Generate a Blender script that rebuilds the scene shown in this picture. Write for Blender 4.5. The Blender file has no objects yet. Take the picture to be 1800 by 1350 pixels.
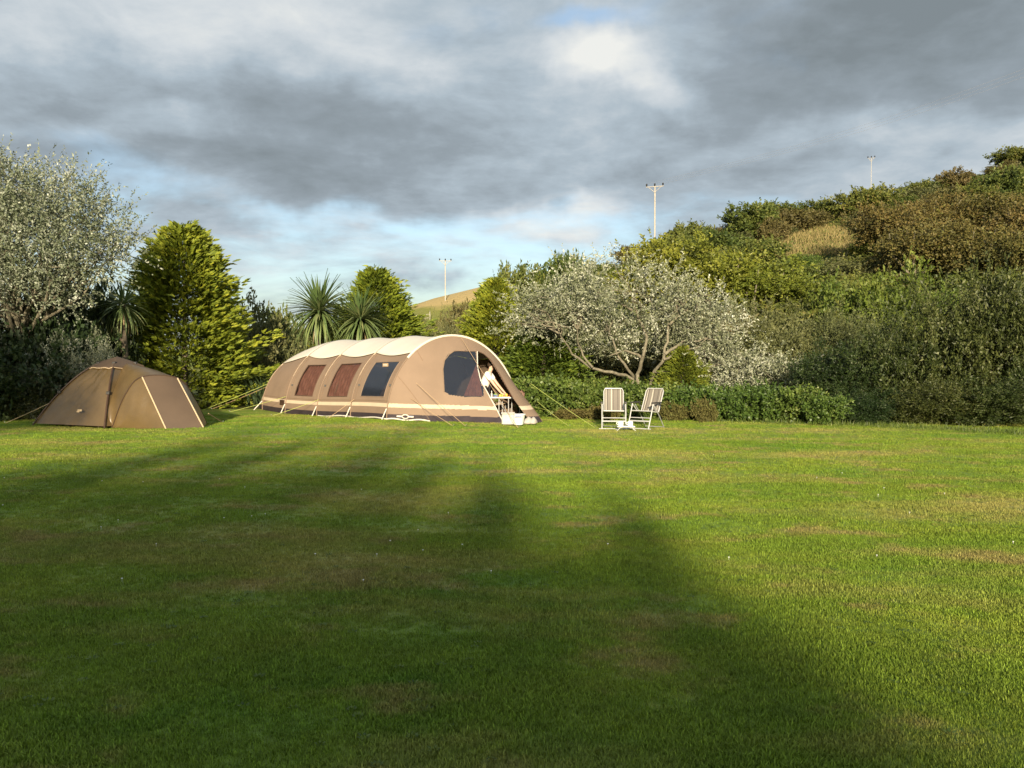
import bpy, math, random
import numpy as np
from mathutils import Vector, Matrix
R = math.radians
rng = np.random.default_rng(11)
random.seed(11)
SC = bpy.context.scene
COL = SC.collection

# ------------------------------------------------------------------ camera
F, CX, HY, EYE = 1500.0, 900.0, 640.0, 1.6      # photograph pixels (1800 x 1350)
cam = bpy.data.cameras.new('camera'); camo = bpy.data.objects.new('camera', cam); COL.objects.link(camo)
cam.sensor_width = 36.0; cam.lens = 36.0*F/1800.0; cam.clip_end = 3000; cam.clip_start = 0.1
camo.location = (0, 0, EYE); camo.rotation_euler = (R(90)-math.atan((675-HY)/F), 0, 0)
SC.camera = camo

# ------------------------------------------------------------------ light
SUN_EL, SUN_AZ = 14.0, 0.0
EXPO = 1.2
SC.view_settings.view_transform = 'Standard'; SC.view_settings.look = 'None'
SC.view_settings.gamma = 1; SC.view_settings.use_curve_mapping = False
SC.view_settings.exposure = EXPO
sl = bpy.data.lights.new('sun', 'SUN'); sl.energy = 4.2; sl.angle = R(1.0); sl.color = (1.0, 0.85, 0.63)
so = bpy.data.objects.new('sun', sl); COL.objects.link(so)
so.rotation_euler = (R(90-SUN_EL), 0, R(SUN_AZ)); so.location = (0, -30, 20)

world = bpy.data.worlds.new('World'); SC.world = world; world.use_nodes = True
def build_world():
    nt = world.node_tree; N = nt.nodes; K = nt.links; N.clear()
    def nd(t, **kw):
        n = N.new(t)
        for k, v in kw.items(): setattr(n, k, v)
        return n
    def mth(op, a, b=None, c=None, clamp=False):
        n = nd('ShaderNodeMath', operation=op); n.use_clamp = clamp
        for i, v in enumerate((a, b, c)):
            if v is None: continue
            if hasattr(v, 'links'): K.new(v, n.inputs[i])
            else: n.inputs[i].default_value = v
        return n.outputs[0]
    def vm(op, a, b=None):
        n = nd('ShaderNodeVectorMath', operation=op)
        for i, v in enumerate((a, b)):
            if v is None: continue
            if hasattr(v, 'links'): K.new(v, n.inputs[i])
            else: n.inputs[i].default_value = v
        return n.outputs['Value'] if op in ('DOT_PRODUCT', 'LENGTH') else n.outputs[0]
    tc = nd('ShaderNodeTexCoord'); d = tc.outputs['Generated']
    sep = nd('ShaderNodeSeparateXYZ'); K.new(d, sep.inputs[0])
    z = mth('MAXIMUM', sep.outputs[2], 0.0)
    zz = mth('ADD', z, 0.16)
    comb = nd('ShaderNodeCombineXYZ')
    K.new(mth('DIVIDE', sep.outputs[0], zz), comb.inputs[0]); K.new(mth('DIVIDE', sep.outputs[1], zz), comb.inputs[1])
    P = comb.outputs[0]
    def noise(vec, scale, detail, rough=.55, off=(0,0,0), dist=0.0, sc=(1,1,1)):
        mp = nd('ShaderNodeMapping'); K.new(vec, mp.inputs[0]); mp.inputs[1].default_value = off; mp.inputs[3].default_value = sc
        n = nd('ShaderNodeTexNoise'); K.new(mp.outputs[0], n.inputs['Vector'])
        n.inputs['Scale'].default_value = scale; n.inputs['Detail'].default_value = detail
        n.inputs['Roughness'].default_value = rough; n.inputs['Distortion'].default_value = dist
        return n
    # warp of the direction, so that the single clouds below have ragged outlines
    wn = noise(d, 5.0, 5, .55, (3.1, 0, 7.7))
    wv = vm('SUBTRACT', wn.outputs['Color'], (.5, .5, .5))
    ws = nd('ShaderNodeVectorMath', operation='SCALE'); K.new(wv, ws.inputs[0]); ws.inputs['Scale'].default_value = .16
    dw = vm('ADD', d, ws.outputs[0])
    def spot(px, py, rx, ry, amp, soft=1.0):
        v = Vector(((px-CX)/F, 1.0, (HY-py)/F)); v.normalize()
        n = vm('SUBTRACT', dw, tuple(v))
        s = vm('MULTIPLY', n, (F/rx, F/rx, F/ry))
        l = vm('LENGTH', s)
        mr = nd('ShaderNodeMapRange'); mr.interpolation_type = 'SMOOTHSTEP'
        K.new(l, mr.inputs[0]); mr.inputs[1].default_value = 1.25; mr.inputs[2].default_value = 0.15
        mr.inputs[3].default_value = 0; mr.inputs[4].default_value = amp
        return mr.outputs[0]
    b1 = noise(P, .85, 5, .5, (4.2, 1.3, 0), .3, (1, 1.25, 1)).outputs['Fac']
    b2 = noise(P, 3.2, 8, .62, (1.2, 8.3, 0), .4).outputs['Fac']
    b = mth('ADD', mth('MULTIPLY', mth('SUBTRACT', b1, .5), 1.0), mth('MULTIPLY', mth('SUBTRACT', b2, .5), .50))
    b3 = noise(P, 9.0, 6, .6, (5.2, 3.3, 0), .2).outputs['Fac']
    b = mth('ADD', b, mth('MULTIPLY', mth('SUBTRACT', b3, .5), .30))
    b4 = noise(d, 8.0, 8, .58, (2.7, 1.1, 4.4), .5, (1, 1, 1.7)).outputs['Fac']
    b = mth('ADD', b, mth('MULTIPLY', mth('SUBTRACT', b4, .5), .42))
    b = mth('ADD', b, .53)
    for a in [(480, 60, 330, 110, .28), (1060, 140, 110, 48, .46), (1180, 170, 80, 40, .25), (1010, 395, 120, 45, .30),
              (1650, 60, 420, 150, -.48), (520, 220, 520, 90, -.22), (1000, 330, 420, 60, -.14), (100, 100, 300, 140, .1),
              (250, 250, 200, 40, .16), (1500, 240, 330, 40, .14), (640, 340, 500, 50, -.18), (830, 120, 150, 120, -.08)]:
        b = mth('ADD', b, spot(*a))
    rp = nd('ShaderNodeValToRGB'); K.new(b, rp.inputs[0])
    e = rp.color_ramp.elements
    k = 1/2**EXPO
    def c(*v): return tuple(x*k for x in v)+(1,)
    e[0].position = 0.0; e[0].color = c(.225, .265, .29)
    e[1].position = 1.0; e[1].color = c(.86, .87, .84)
    for p, v in ((.28, (.315, .37, .415)), (.5, (.44, .52, .585)), (.74, (.65, .70, .735))):
        q = e.new(p); q.color = c(*v)
    # where the cloud layer is open
    g1 = noise(P, 1.5, 6, .55, (9.0, 2.0, 0), .3).outputs['Fac']
    low = nd('ShaderNodeMapRange'); low.interpolation_type = 'SMOOTHSTEP'
    K.new(mth('ADD', sep.outputs[2], mth('MULTIPLY', mth('SUBTRACT', b2, .5), .10)), low.inputs[0])
    low.inputs[1].default_value = .22; low.inputs[2].default_value = .08; low.inputs[3].default_value = 0; low.inputs[4].default_value = .30
    gap = mth('ADD', mth('SUBTRACT', g1, .60), low.outputs[0])
    for a in [(1050, 78, 90, 26, .22), (1140, 20, 50, 36, .15), (520, 392, 420, 34, .16), (880, 455, 260, 45, .16), (1750, 20, 300, 150, -.2), (600, 220, 700, 120, -.2)]:
        gap = mth('ADD', gap, spot(*a))
    gm = nd('ShaderNodeMapRange'); gm.interpolation_type = 'SMOOTHSTEP'
    K.new(gap, gm.inputs[0]); gm.inputs[1].default_value = -.04; gm.inputs[2].default_value = .30; gm.inputs[3].default_value = 0; gm.inputs[4].default_value = .72
    sky = nd('ShaderNodeTexSky'); sky.sky_type = 'NISHITA'; sky.sun_disc = False
    sky.sun_elevation = R(SUN_EL); sky.sun_rotation = R(180); sky.dust_density = 2.0; sky.ozone_density = 1.5
    bs = nd('ShaderNodeBackground'); K.new(sky.outputs[0], bs.inputs[0]); bs.inputs[1].default_value = .10
    bc = nd('ShaderNodeBackground'); K.new(rp.outputs[0], bc.inputs[0]); bc.inputs[1].default_value = 1.0
    mx = nd('ShaderNodeMixShader'); K.new(gm.outputs[0], mx.inputs[0]); K.new(bc.outputs[0], mx.inputs[1]); K.new(bs.outputs[0], mx.inputs[2])
    out = nd('ShaderNodeOutputWorld'); K.new(mx.outputs[0], out.inputs[0])
build_world()
SC.render.engine = 'CYCLES'
SC.cycles.max_bounces = 6; SC.cycles.diffuse_bounces = 3; SC.cycles.transparent_max_bounces = 8
SC.cycles.use_denoising = True
SC.cycles.caustics_reflective = False; SC.cycles.caustics_refractive = False

# ------------------------------------------------------------------ terrain function and pixel helpers
RX = np.array([-400, -60, -14, -6, 0, 6, 9.25, 12.5, 15, 19, 22.5, 27, 28.5, 32.5, 35, 40, 42, 45, 60, 90, 400.])
RZ = np.array([0, 0, 0, 1.2, 4.6, 7.6, 9.3, 11.2, 11.7, 12.7, 13.6, 14.2, 15.0, 15.6, 16.2, 17.2, 18.3, 19.3, 23, 26, 26.])
FX = np.array([-400, -70, -50, -21, -13, -5, 4, 30, 400.])
FZ = np.array([0, 1, 5, 10.3, 13.0, 15.0, 16.0, 15, 14.])
def ground(x, y):
    x = np.asarray(x, float); y = np.asarray(y, float)
    z = .12*np.exp(-((x+3.8)**2+(y-21.8)**2)/(2*2.5**2)) - .05*np.exp(-((x-1.2)**2+(y-23.6)**2)/(2*1.3**2))
    z = z + .015*np.sin(x*.7+1)*np.sin(y*.45)
    edge = 28.5
    t = np.clip((y-edge)/(75-edge), 0, 1.0)**1.15
    back = 1-np.clip((y-78)/60, 0, 1)**1.5*.55
    rough = .25*np.sin(x*.9+y*.3)*np.sin(y*.7-x*.2)*np.clip((y-34)/20, 0, 1)
    z = z + (np.interp(x, RX, RZ)*t + rough*np.clip(np.interp(x, RX, RZ)/4, 0, 1))*back
    tf = np.clip((y-80)/70, 0, 1); tf = tf*tf*(3-2*tf)
    z = np.maximum(z, np.interp(x, FX, FZ)*tf)
    return z
def gz(x, y): return float(ground(x, y))
def at(px, py, D):                      # a point seen at a pixel, at depth D
    return Vector(((px-CX)/F*D, D, EYE+(HY-py)/F*D))
def G(px, py):                          # the lawn point seen at a pixel
    z = 0.0
    for _ in range(12):
        D = F*(EYE-z)/(py-HY); x = (px-CX)/F*D; z = gz(x, D)
    return Vector((x, D, z))
def proj(p): return CX+F*p[0]/p[1], HY-F*(p[2]-EYE)/p[1]

# ------------------------------------------------------------------ material helpers
def mat(name):
    m = bpy.data.materials.new(name); m.use_nodes = True
    return m, m.node_tree, m.node_tree.nodes, m.node_tree.links, m.node_tree.nodes['Principled BSDF']
def ramp_node(N, stops):
    rp = N.new('ShaderNodeValToRGB'); e = rp.color_ramp.elements
    e[0].position, e[0].color = stops[0][0], (*stops[0][1], 1)
    e[1].position, e[1].color = stops[-1][0], (*stops[-1][1], 1)
    for p, c in stops[1:-1]:
        q = e.new(p); q.color = (*c, 1)
    return rp
def simple(name, col, rough=.6, metal=0., spec=.4, var=.12, scale=6., bump=0., bscale=40.):
    m, nt, N, K, b = mat(name)
    tc = N.new('ShaderNodeTexCoord'); n = N.new('ShaderNodeTexNoise'); K.new(tc.outputs['Object'], n.inputs['Vector'])
    n.inputs['Scale'].default_value = scale; n.inputs['Detail'].default_value = 5
    rp = ramp_node(N, [(.3, tuple(c*(1-var) for c in col)), (.7, tuple(min(1, c*(1+var)) for c in col))])
    K.new(n.outputs['Fac'], rp.inputs[0]); K.new(rp.outputs[0], b.inputs['Base Color'])
    b.inputs['Roughness'].default_value = rough; b.inputs['Metallic'].default_value = metal; b.inputs['Specular IOR Level'].default_value = spec
    if bump:
        n2 = N.new('ShaderNodeTexNoise'); n2.inputs['Scale'].default_value = bscale; n2.inputs['Detail'].default_value = 4
        K.new(tc.outputs['Object'], n2.inputs['Vector'])
        bm = N.new('ShaderNodeBump'); bm.inputs['Strength'].default_value = bump; bm.inputs['Distance'].default_value = .02
        K.new(n2.outputs['Fac'], bm.inputs['Height']); K.new(bm.outputs[0], b.inputs['Normal'])
    return m
def leaf(name, stops, trans=.25, rough=.55, spec=.3, orand=.15):
    m, nt, N, K, b = mat(name)
    at_ = N.new('ShaderNodeAttribute'); at_.attribute_name = 'var'
    rp = ramp_node(N, stops); K.new(at_.outputs['Fac'], rp.inputs[0])
    oi = N.new('ShaderNodeObjectInfo')
    hs = N.new('ShaderNodeHueSaturation')
    mr = N.new('ShaderNodeMapRange'); K.new(oi.outputs['Random'], mr.inputs[0]); mr.inputs[3].default_value = 1-orand; mr.inputs[4].default_value = 1+orand
    mh = N.new('ShaderNodeMapRange'); K.new(oi.outputs['Random'], mh.inputs[0]); mh.inputs[3].default_value = .5+orand*.12; mh.inputs[4].default_value = .5-orand*.12
    K.new(mr.outputs[0], hs.inputs['Value']); K.new(mh.outputs[0], hs.inputs['Hue']); K.new(rp.outputs[0], hs.inputs['Color'])
    K.new(hs.outputs[0], b.inputs['Base Color']); b.inputs['Roughness'].default_value = rough; b.inputs['Specular IOR Level'].default_value = spec
    tr = N.new('ShaderNodeBsdfTranslucent'); K.new(hs.outputs[0], tr.inputs[0])
    mx = N.new('ShaderNodeMixShader'); mx.inputs[0].default_value = trans
    K.new(b.outputs[0], mx.inputs[1]); K.new(tr.outputs[0], mx.inputs[2])
    K.new(mx.outputs[0], N['Material Output'].inputs[0])
    return m

M = {}
M['silver'] = leaf('silver_leaf', [(0, (.085, .105, .05)), (.45, (.18, .20, .115)), (.72, (.29, .31, .22)), (.85, (.42, .435, .34)), (1, (.62, .625, .53))], .12, .6)
M['gold'] = leaf('golden_conifer', [(0, (.05, .075, .012)), (.35, (.12, .16, .016)), (.7, (.23, .26, .022)), (1, (.38, .37, .035))], .18, .6)
M['gold2'] = leaf('green_gold_conifer', [(0, (.04, .07, .012)), (.4, (.09, .135, .016)), (.8, (.16, .20, .02)), (1, (.28, .28, .03))], .18, .6)
M['willow'] = leaf('willow_leaf', [(0, (.014, .024, .006)), (.5, (.032, .050, .011)), (.8, (.058, .08, .02)), (1, (.15, .17, .085))], .2, .5, .3, .5)
M['willow2'] = leaf('sallow_leaf', [(0, (.06, .065, .022)), (.5, (.11, .12, .04)), (.85, (.16, .165, .06)), (1, (.22, .21, .10))], .2, .55)
M['bramble'] = leaf('bramble_leaf', [(0, (.035, .06, .012)), (.5, (.08, .125, .022)), (.85, (.13, .18, .035)), (1, (.20, .23, .07))], .22, .45)
M['bracken'] = leaf('dead_bracken', [(0, (.08, .065, .02)), (.5, (.13, .11, .032)), (1, (.18, .18, .05))], .2, .7)
M['gorse'] = leaf('gorse_leaf', [(0, (.035, .055, .012)), (.5, (.085, .11, .02)), (.85, (.14, .155, .032)), (1, (.22, .20, .06))], .15, .6)
M['gorse_brown'] = leaf('brown_gorse_leaf', [(0, (.06, .05, .02)), (.5, (.11, .10, .03)), (.85, (.15, .125, .045)), (1, (.2, .16, .07))], .15, .6)
M['thorn'] = leaf('rusty_hawthorn_leaf', [(0, (.045, .045, .012)), (.45, (.095, .088, .022)), (.75, (.14, .11, .03)), (1, (.12, .14, .03))], .15, .6)
M['lime'] = leaf('yellow_green_leaf', [(0, (.09, .11, .015)), (.5, (.18, .20, .025)), (1, (.30, .30, .05))], .3, .5)
M['bright'] = leaf('bright_green_leaf', [(0, (.045, .075, .012)), (.5, (.095, .14, .02)), (1, (.18, .22, .045))], .3, .5)
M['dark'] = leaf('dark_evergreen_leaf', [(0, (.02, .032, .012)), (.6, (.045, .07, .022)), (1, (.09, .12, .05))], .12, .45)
M['phormium'] = leaf('flax_leaf', [(0, (.03, .05, .02)), (1, (.08, .11, .05))], .1, .4)
M['cord'] = leaf('cabbage_palm_leaf', [(0, (.085, .13, .04)), (.6, (.16, .215, .075)), (1, (.30, .32, .14))], .25, .4, .4)
M['cord_dead'] = leaf('dry_palm_leaf', [(0, (.22, .16, .08)), (1, (.36, .28, .15))], .15, .6)
M['hay'] = leaf('dry_grass_blade', [(0, (.20, .17, .06)), (.5, (.33, .25, .10)), (1, (.46, .36, .17))], .3, .7)
M['bark'] = simple('bark', (.17, .152, .105), .85, 0, .2, .35, 8, .6, 30)
M['bark_dark'] = simple('dark_bark', (.11, .09, .065), .85, 0, .2, .35, 8, .6, 30)
M['tan'] = simple('tan_canvas', (.222, .157, .108), .75, 0, .25, .09, 1.1, .5, 4)
M['seam'] = simple('canvas_seam', (.17, .112, .07), .8, 0, .2, .05, 6)
M['cream'] = simple('cream_canvas', (.60, .555, .47), .7, 0, .25, .04, 1.5, .12, 7)
M['skirt'] = simple('dark_mud_flap', (.035, .026, .03), .6, 0, .3, .2, 4, .3, 12)
M['stripe'] = simple('pale_stripe', (.52, .42, .30), .7, 0, .25, .05, 3)
M['curtain'] = simple('brown_curtain', (.12, .05, .035), .7, 0, .2, .2, 6)
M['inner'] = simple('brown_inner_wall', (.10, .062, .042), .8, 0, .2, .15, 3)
M['red_cloth'] = simple('terracotta_curtain', (.42, .17, .11), .75, 0, .2, .2, 7)
M['white'] = simple('white_plastic', (.78, .78, .74), .4, 0, .5, .04, 4)
M['alu'] = simple('white_aluminium', (.52, .52, .50), .4, .25, .5, .04, 6)
M['grey_alu'] = simple('grey_steel_tube', (.42, .43, .43), .4, .5, .5, .06, 6)
M['black'] = simple('black_plastic', (.03, .028, .026), .5, 0, .4, .2, 8)
M['rope_tan'] = simple('orange_guy_rope', (.42, .29, .17), .7, 0, .2, .1, 20)
M['rope_lime'] = simple('lime_guy_rope', (.42, .47, .12), .6, 0, .2, .1, 20)
M['strap'] = simple('white_webbing', (.62, .58, .5), .7, 0, .2, .06, 20)
M['sheet'] = simple('grey_groundsheet', (.36, .33, .29), .55, 0, .4, .18, 4, .5, 6)
M['dome'] = simple('olive_brown_nylon', (.100, .066, .027), .34, 0, .5, .16, 1.6, .7, 4)
M['dome_dark'] = simple('brown_mesh_panel', (.085, .058, .038), .6, 0, .3, .08, 2, .15, 8)
M['dome_pole'] = simple('dark_brown_sleeve', (.05, .028, .018), .5, 0, .3, .2, 10)
M['dome_trim'] = simple('pale_tent_piping', (.5, .38, .24), .6, 0, .3, .06, 10)
M['skin'] = simple('skin', (.62, .40, .29), .5, 0, .4, .05, 10)
M['shirt'] = simple('white_cotton', (.80, .77, .70), .8, 0, .2, .03, 10)
M['trouser'] = simple('dark_trousers', (.04, .04, .05), .8, 0, .2, .15, 10)
M['hair'] = simple('dark_hair', (.045, .03, .02), .5, 0, .4, .3, 30)
M['blue'] = simple('blue_plastic', (.13, .18, .34), .5, 0, .4, .1, 10)
M['red'] = simple('tomato_red', (.55, .12, .05), .4, 0, .5, .15, 10)
M['yellow'] = simple('pepper_yellow', (.75, .50, .06), .4, 0, .5, .1, 10)
M['green'] = simple('lettuce_green', (.22, .38, .06), .5, 0, .4, .2, 20)
M['wood'] = simple('chopping_board_wood', (.52, .30, .15), .6, 0, .3, .15, 10)
M['pole_wood'] = simple('pale_weathered_pole', (.40, .37, .31), .85, 0, .2, .12, 3, .3, 20)
M['wire'] = simple('grey_wire', (.16, .16, .17), .6, 0, .3, .1, 3)
M['brown_box'] = simple('brown_canvas_chair', (.17, .10, .075), .7, 0, .2, .2, 8)
M['peg'] = simple('steel_peg', (.5, .48, .42), .4, .8, .5, .1, 20)

def film(name, col, alpha, rough=.12):
    m, nt, N, K, b = mat(name)
    tc = N.new('ShaderNodeTexCoord'); n = N.new('ShaderNodeTexNoise'); n.inputs['Scale'].default_value = 3.5; n.inputs['Detail'].default_value = 3
    K.new(tc.outputs['Object'], n.inputs['Vector'])
    bm = N.new('ShaderNodeBump'); bm.inputs['Strength'].default_value = .35; bm.inputs['Distance'].default_value = .03
    K.new(n.outputs['Fac'], bm.inputs['Height']); K.new(bm.outputs[0], b.inputs['Normal'])
    b.inputs['Base Color'].default_value = (*col, 1); b.inputs['Roughness'].default_value = rough; b.inputs['Specular IOR Level'].default_value = .6
    b.inputs['Alpha'].default_value = alpha
    return m
M['film'] = film('tinted_window_film', (.028, .034, .05), .62)
M['film_c'] = film('clear_window_film', (.10, .06, .05), .22)
M['clear'] = film('clear_plastic', (.62, .60, .54), .62, .25)

def stripe_mat():
    m, nt, N, K, b = mat('striped_chair_fabric')
    tc = N.new('ShaderNodeTexCoord'); s = N.new('ShaderNodeSeparateXYZ'); K.new(tc.outputs['Object'], s.inputs[0])
    mr = N.new('ShaderNodeMapRange'); K.new(s.outputs[0], mr.inputs[0]); mr.inputs[1].default_value = -.24; mr.inputs[2].default_value = .24
    rp = N.new('ShaderNodeValToRGB'); rp.color_ramp.interpolation = 'CONSTANT'; e = rp.color_ramp.elements
    pale, taupe, dark = (.40, .37, .30, 1), (.165, .145, .118, 1), (.085, .072, .06, 1)
    seq = [(0, taupe), (.09, pale), (.13, dark), (.19, taupe), (.36, pale), (.42, taupe), (.47, dark), (.5, taupe), (.70, dark), (.74, taupe), (.84, pale), (.89, dark), (.93, taupe)]
    e[0].position, e[0].color = seq[0]; e[1].position, e[1].color = seq[-1]
    for p, c in seq[1:-1]:
        q = e.new(p); q.color = c
    K.new(mr.outputs[0], rp.inputs[0]); K.new(rp.outputs[0], b.inputs['Base Color']); b.inputs['Roughness'].default_value = .75
    return m
M['stripes'] = stripe_mat()

def turf(name, blade):
    m, nt, N, K, b = mat(name)
    ge = N.new('ShaderNodeNewGeometry')
    def noise(sc, det, off, st=(1, 1, 1), rough=.55):
        mp = N.new('ShaderNodeMapping'); K.new(ge.outputs['Position'], mp.inputs[0]); mp.inputs[1].default_value = off
        mp.inputs[3].default_value = (st[0], st[1], 0)
        n = N.new('ShaderNodeTexNoise'); K.new(mp.outputs[0], n.inputs['Vector'])
        n.inputs['Scale'].default_value = sc; n.inputs['Detail'].default_value = det; n.inputs['Roughness'].default_value = rough
        return n.outputs['Fac']
    def mix(f, a, c):
        x = N.new('ShaderNodeMix'); x.data_type = 'RGBA'
        for i, v in ((0, f), (6, a), (7, c)):
            if hasattr(v, 'links'): K.new(v, x.inputs[i])
            elif isinstance(v, tuple): x.inputs[i].default_value = (*v, 1)
            else: x.inputs[i].default_value = v
        return x.outputs[2]
    def mr(v, a, b_, c=0., d=1.):
        n = N.new('ShaderNodeMapRange'); K.new(v, n.inputs[0]); n.inputs[1].default_value = a; n.inputs[2].default_value = b_
        n.inputs[3].default_value = c; n.inputs[4].default_value = d; return n.outputs[0]
    base = mix(mr(noise(.55, 4, (3, 7, 0), (.6, 1.2, 1)), .36, .64), (.112, .205, .018), (.23, .275, .032))
    base = mix(mr(noise(2.6, 5, (1, 2, 0)), .35, .7), base, (.172, .255, .022))
    dry = mr(noise(.42, 6, (14.2, 3.3, 0), (.55, 1.3, 1), .62), .50, .68)
    base = mix(dry, base, (.31, .285, .075))
    patch = mr(noise(1.1, 5, (6.1, 9.9, 0), (.8, 1.1, 1), .6), .545, .66, 0, .85)
    base = mix(patch, base, (.29, .24, .08))
    fine = mr(noise(18, 3, (0, 0, 0)), .3, .7, .72, 1.3)
    if blade:
        a = N.new('ShaderNodeAttribute'); a.attribute_name = 'var'
        oi = N.new('ShaderNodeObjectInfo')
        f2 = N.new('ShaderNodeMath'); f2.operation = 'MULTIPLY'; K.new(mr(a.outputs['Fac'], 0, 1, .65, 1.4), f2.inputs[0]); K.new(mr(oi.outputs['Random'], 0, 1, .75, 1.25), f2.inputs[1])
        fine = f2.outputs[0]
    vm = N.new('ShaderNodeVectorMath'); vm.operation = 'SCALE'; K.new(base, vm.inputs[0]); K.new(fine, vm.inputs['Scale'])
    K.new(vm.outputs[0], b.inputs['Base Color']); b.inputs['Roughness'].default_value = .65; b.inputs['Specular IOR Level'].default_value = .25
    if blade:
        tr = N.new('ShaderNodeBsdfTranslucent'); K.new(vm.outputs[0], tr.inputs[0])
        mx = N.new('ShaderNodeMixShader'); mx.inputs[0].default_value = .25
        K.new(b.outputs[0], mx.inputs[1]); K.new(tr.outputs[0], mx.inputs[2]); K.new(mx.outputs[0], N['Material Output'].inputs[0])
    else:
        bm = N.new('ShaderNodeBump'); bm.inputs['Strength'].default_value = .9; bm.inputs['Distance'].default_value = .04
        K.new(noise(26, 6, (0, 0, 0), (1, 1, 1), .7), bm.inputs['Height']); K.new(bm.outputs[0], b.inputs['Normal'])
    return m
M['turf'] = turf('lawn_turf', False); M['blade'] = turf('lawn_blade', True)

def hill_mat():
    m, nt, N, K, b = mat('hillside_turf')
    ge = N.new('ShaderNodeNewGeometry')
    def noise(sc, det):
        n = N.new('ShaderNodeTexNoise'); K.new(ge.outputs['Position'], n.inputs['Vector']); n.inputs['Scale'].default_value = sc; n.inputs['Detail'].default_value = det; return n.outputs['Fac']
    r1 = ramp_node(N, [(.35, (.055, .075, .02)), (.5, (.10, .105, .03)), (.62, (.19, .15, .06))]); K.new(noise(.18, 6), r1.inputs[0])
    # the far grazed hill: green below, dry grass on its top
    sp = N.new('ShaderNodeSeparateXYZ'); K.new(ge.outputs['Position'], sp.inputs[0])
    far = N.new('ShaderNodeMapRange'); K.new(sp.outputs[1], far.inputs[0]); far.inputs[1].default_value = 88; far.inputs[2].default_value = 100
    ad = N.new('ShaderNodeMath'); ad.operation = 'MULTIPLY_ADD'; K.new(noise(.12, 5), ad.inputs[0]); ad.inputs[1].default_value = 9; K.new(sp.outputs[2], ad.inputs[2])
    r2 = ramp_node(N, [(0, (.15, .18, .04)), (.45, (.20, .20, .05)), (.6, (.40, .30, .13)), (1, (.43, .33, .16))])
    mr = N.new('ShaderNodeMapRange'); K.new(ad.outputs[0], mr.inputs[0]); mr.inputs[1].default_value = 8; mr.inputs[2].default_value = 22; K.new(mr.outputs[0], r2.inputs[0])
    x = N.new('ShaderNodeMix'); x.data_type = 'RGBA'; K.new(far.outputs[0], x.inputs[0]); K.new(r1.outputs[0], x.inputs[6]); K.new(r2.outputs[0], x.inputs[7])
    K.new(x.outputs[2], b.inputs['Base Color']); b.inputs['Roughness'].default_value = .9; b.inputs['Specular IOR Level'].default_value = .1
    bm = N.new('ShaderNodeBump'); bm.inputs['Strength'].default_value = 1; bm.inputs['Distance'].default_value = .3
    K.new(noise(1.6, 8), bm.inputs['Height']); K.new(bm.outputs[0], b.inputs['Normal'])
    return m
M['hill'] = hill_mat()

# ------------------------------------------------------------------ mesh helpers
def mesh_np(name, V, Q, material=None, var=None, smooth=False):
    """quads (n,4) or triangles (n,3) as a mesh"""
    me = bpy.data.meshes.new(name); V = np.asarray(V, np.float32); Q = np.asarray(Q, np.int32); k = Q.shape[1]
    me.vertices.add(len(V)); me.vertices.foreach_set('co', V.ravel())
    me.loops.add(Q.size); me.loops.foreach_set('vertex_index', Q.ravel())
    me.polygons.add(len(Q)); me.polygons.foreach_set('loop_start', np.arange(0, Q.size, k, dtype=np.int32))
    me.polygons.foreach_set('loop_total', np.full(len(Q), k, np.int32))
    if var is not None:
        a = me.attributes.new('var', 'FLOAT', 'FACE'); a.data.foreach_set('value', np.asarray(var, np.float32))
    me.update(calc_edges=True)
    if smooth: me.polygons.foreach_set('use_smooth', np.ones(len(Q), bool))
    if material: me.materials.append(material)
    return me
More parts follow.
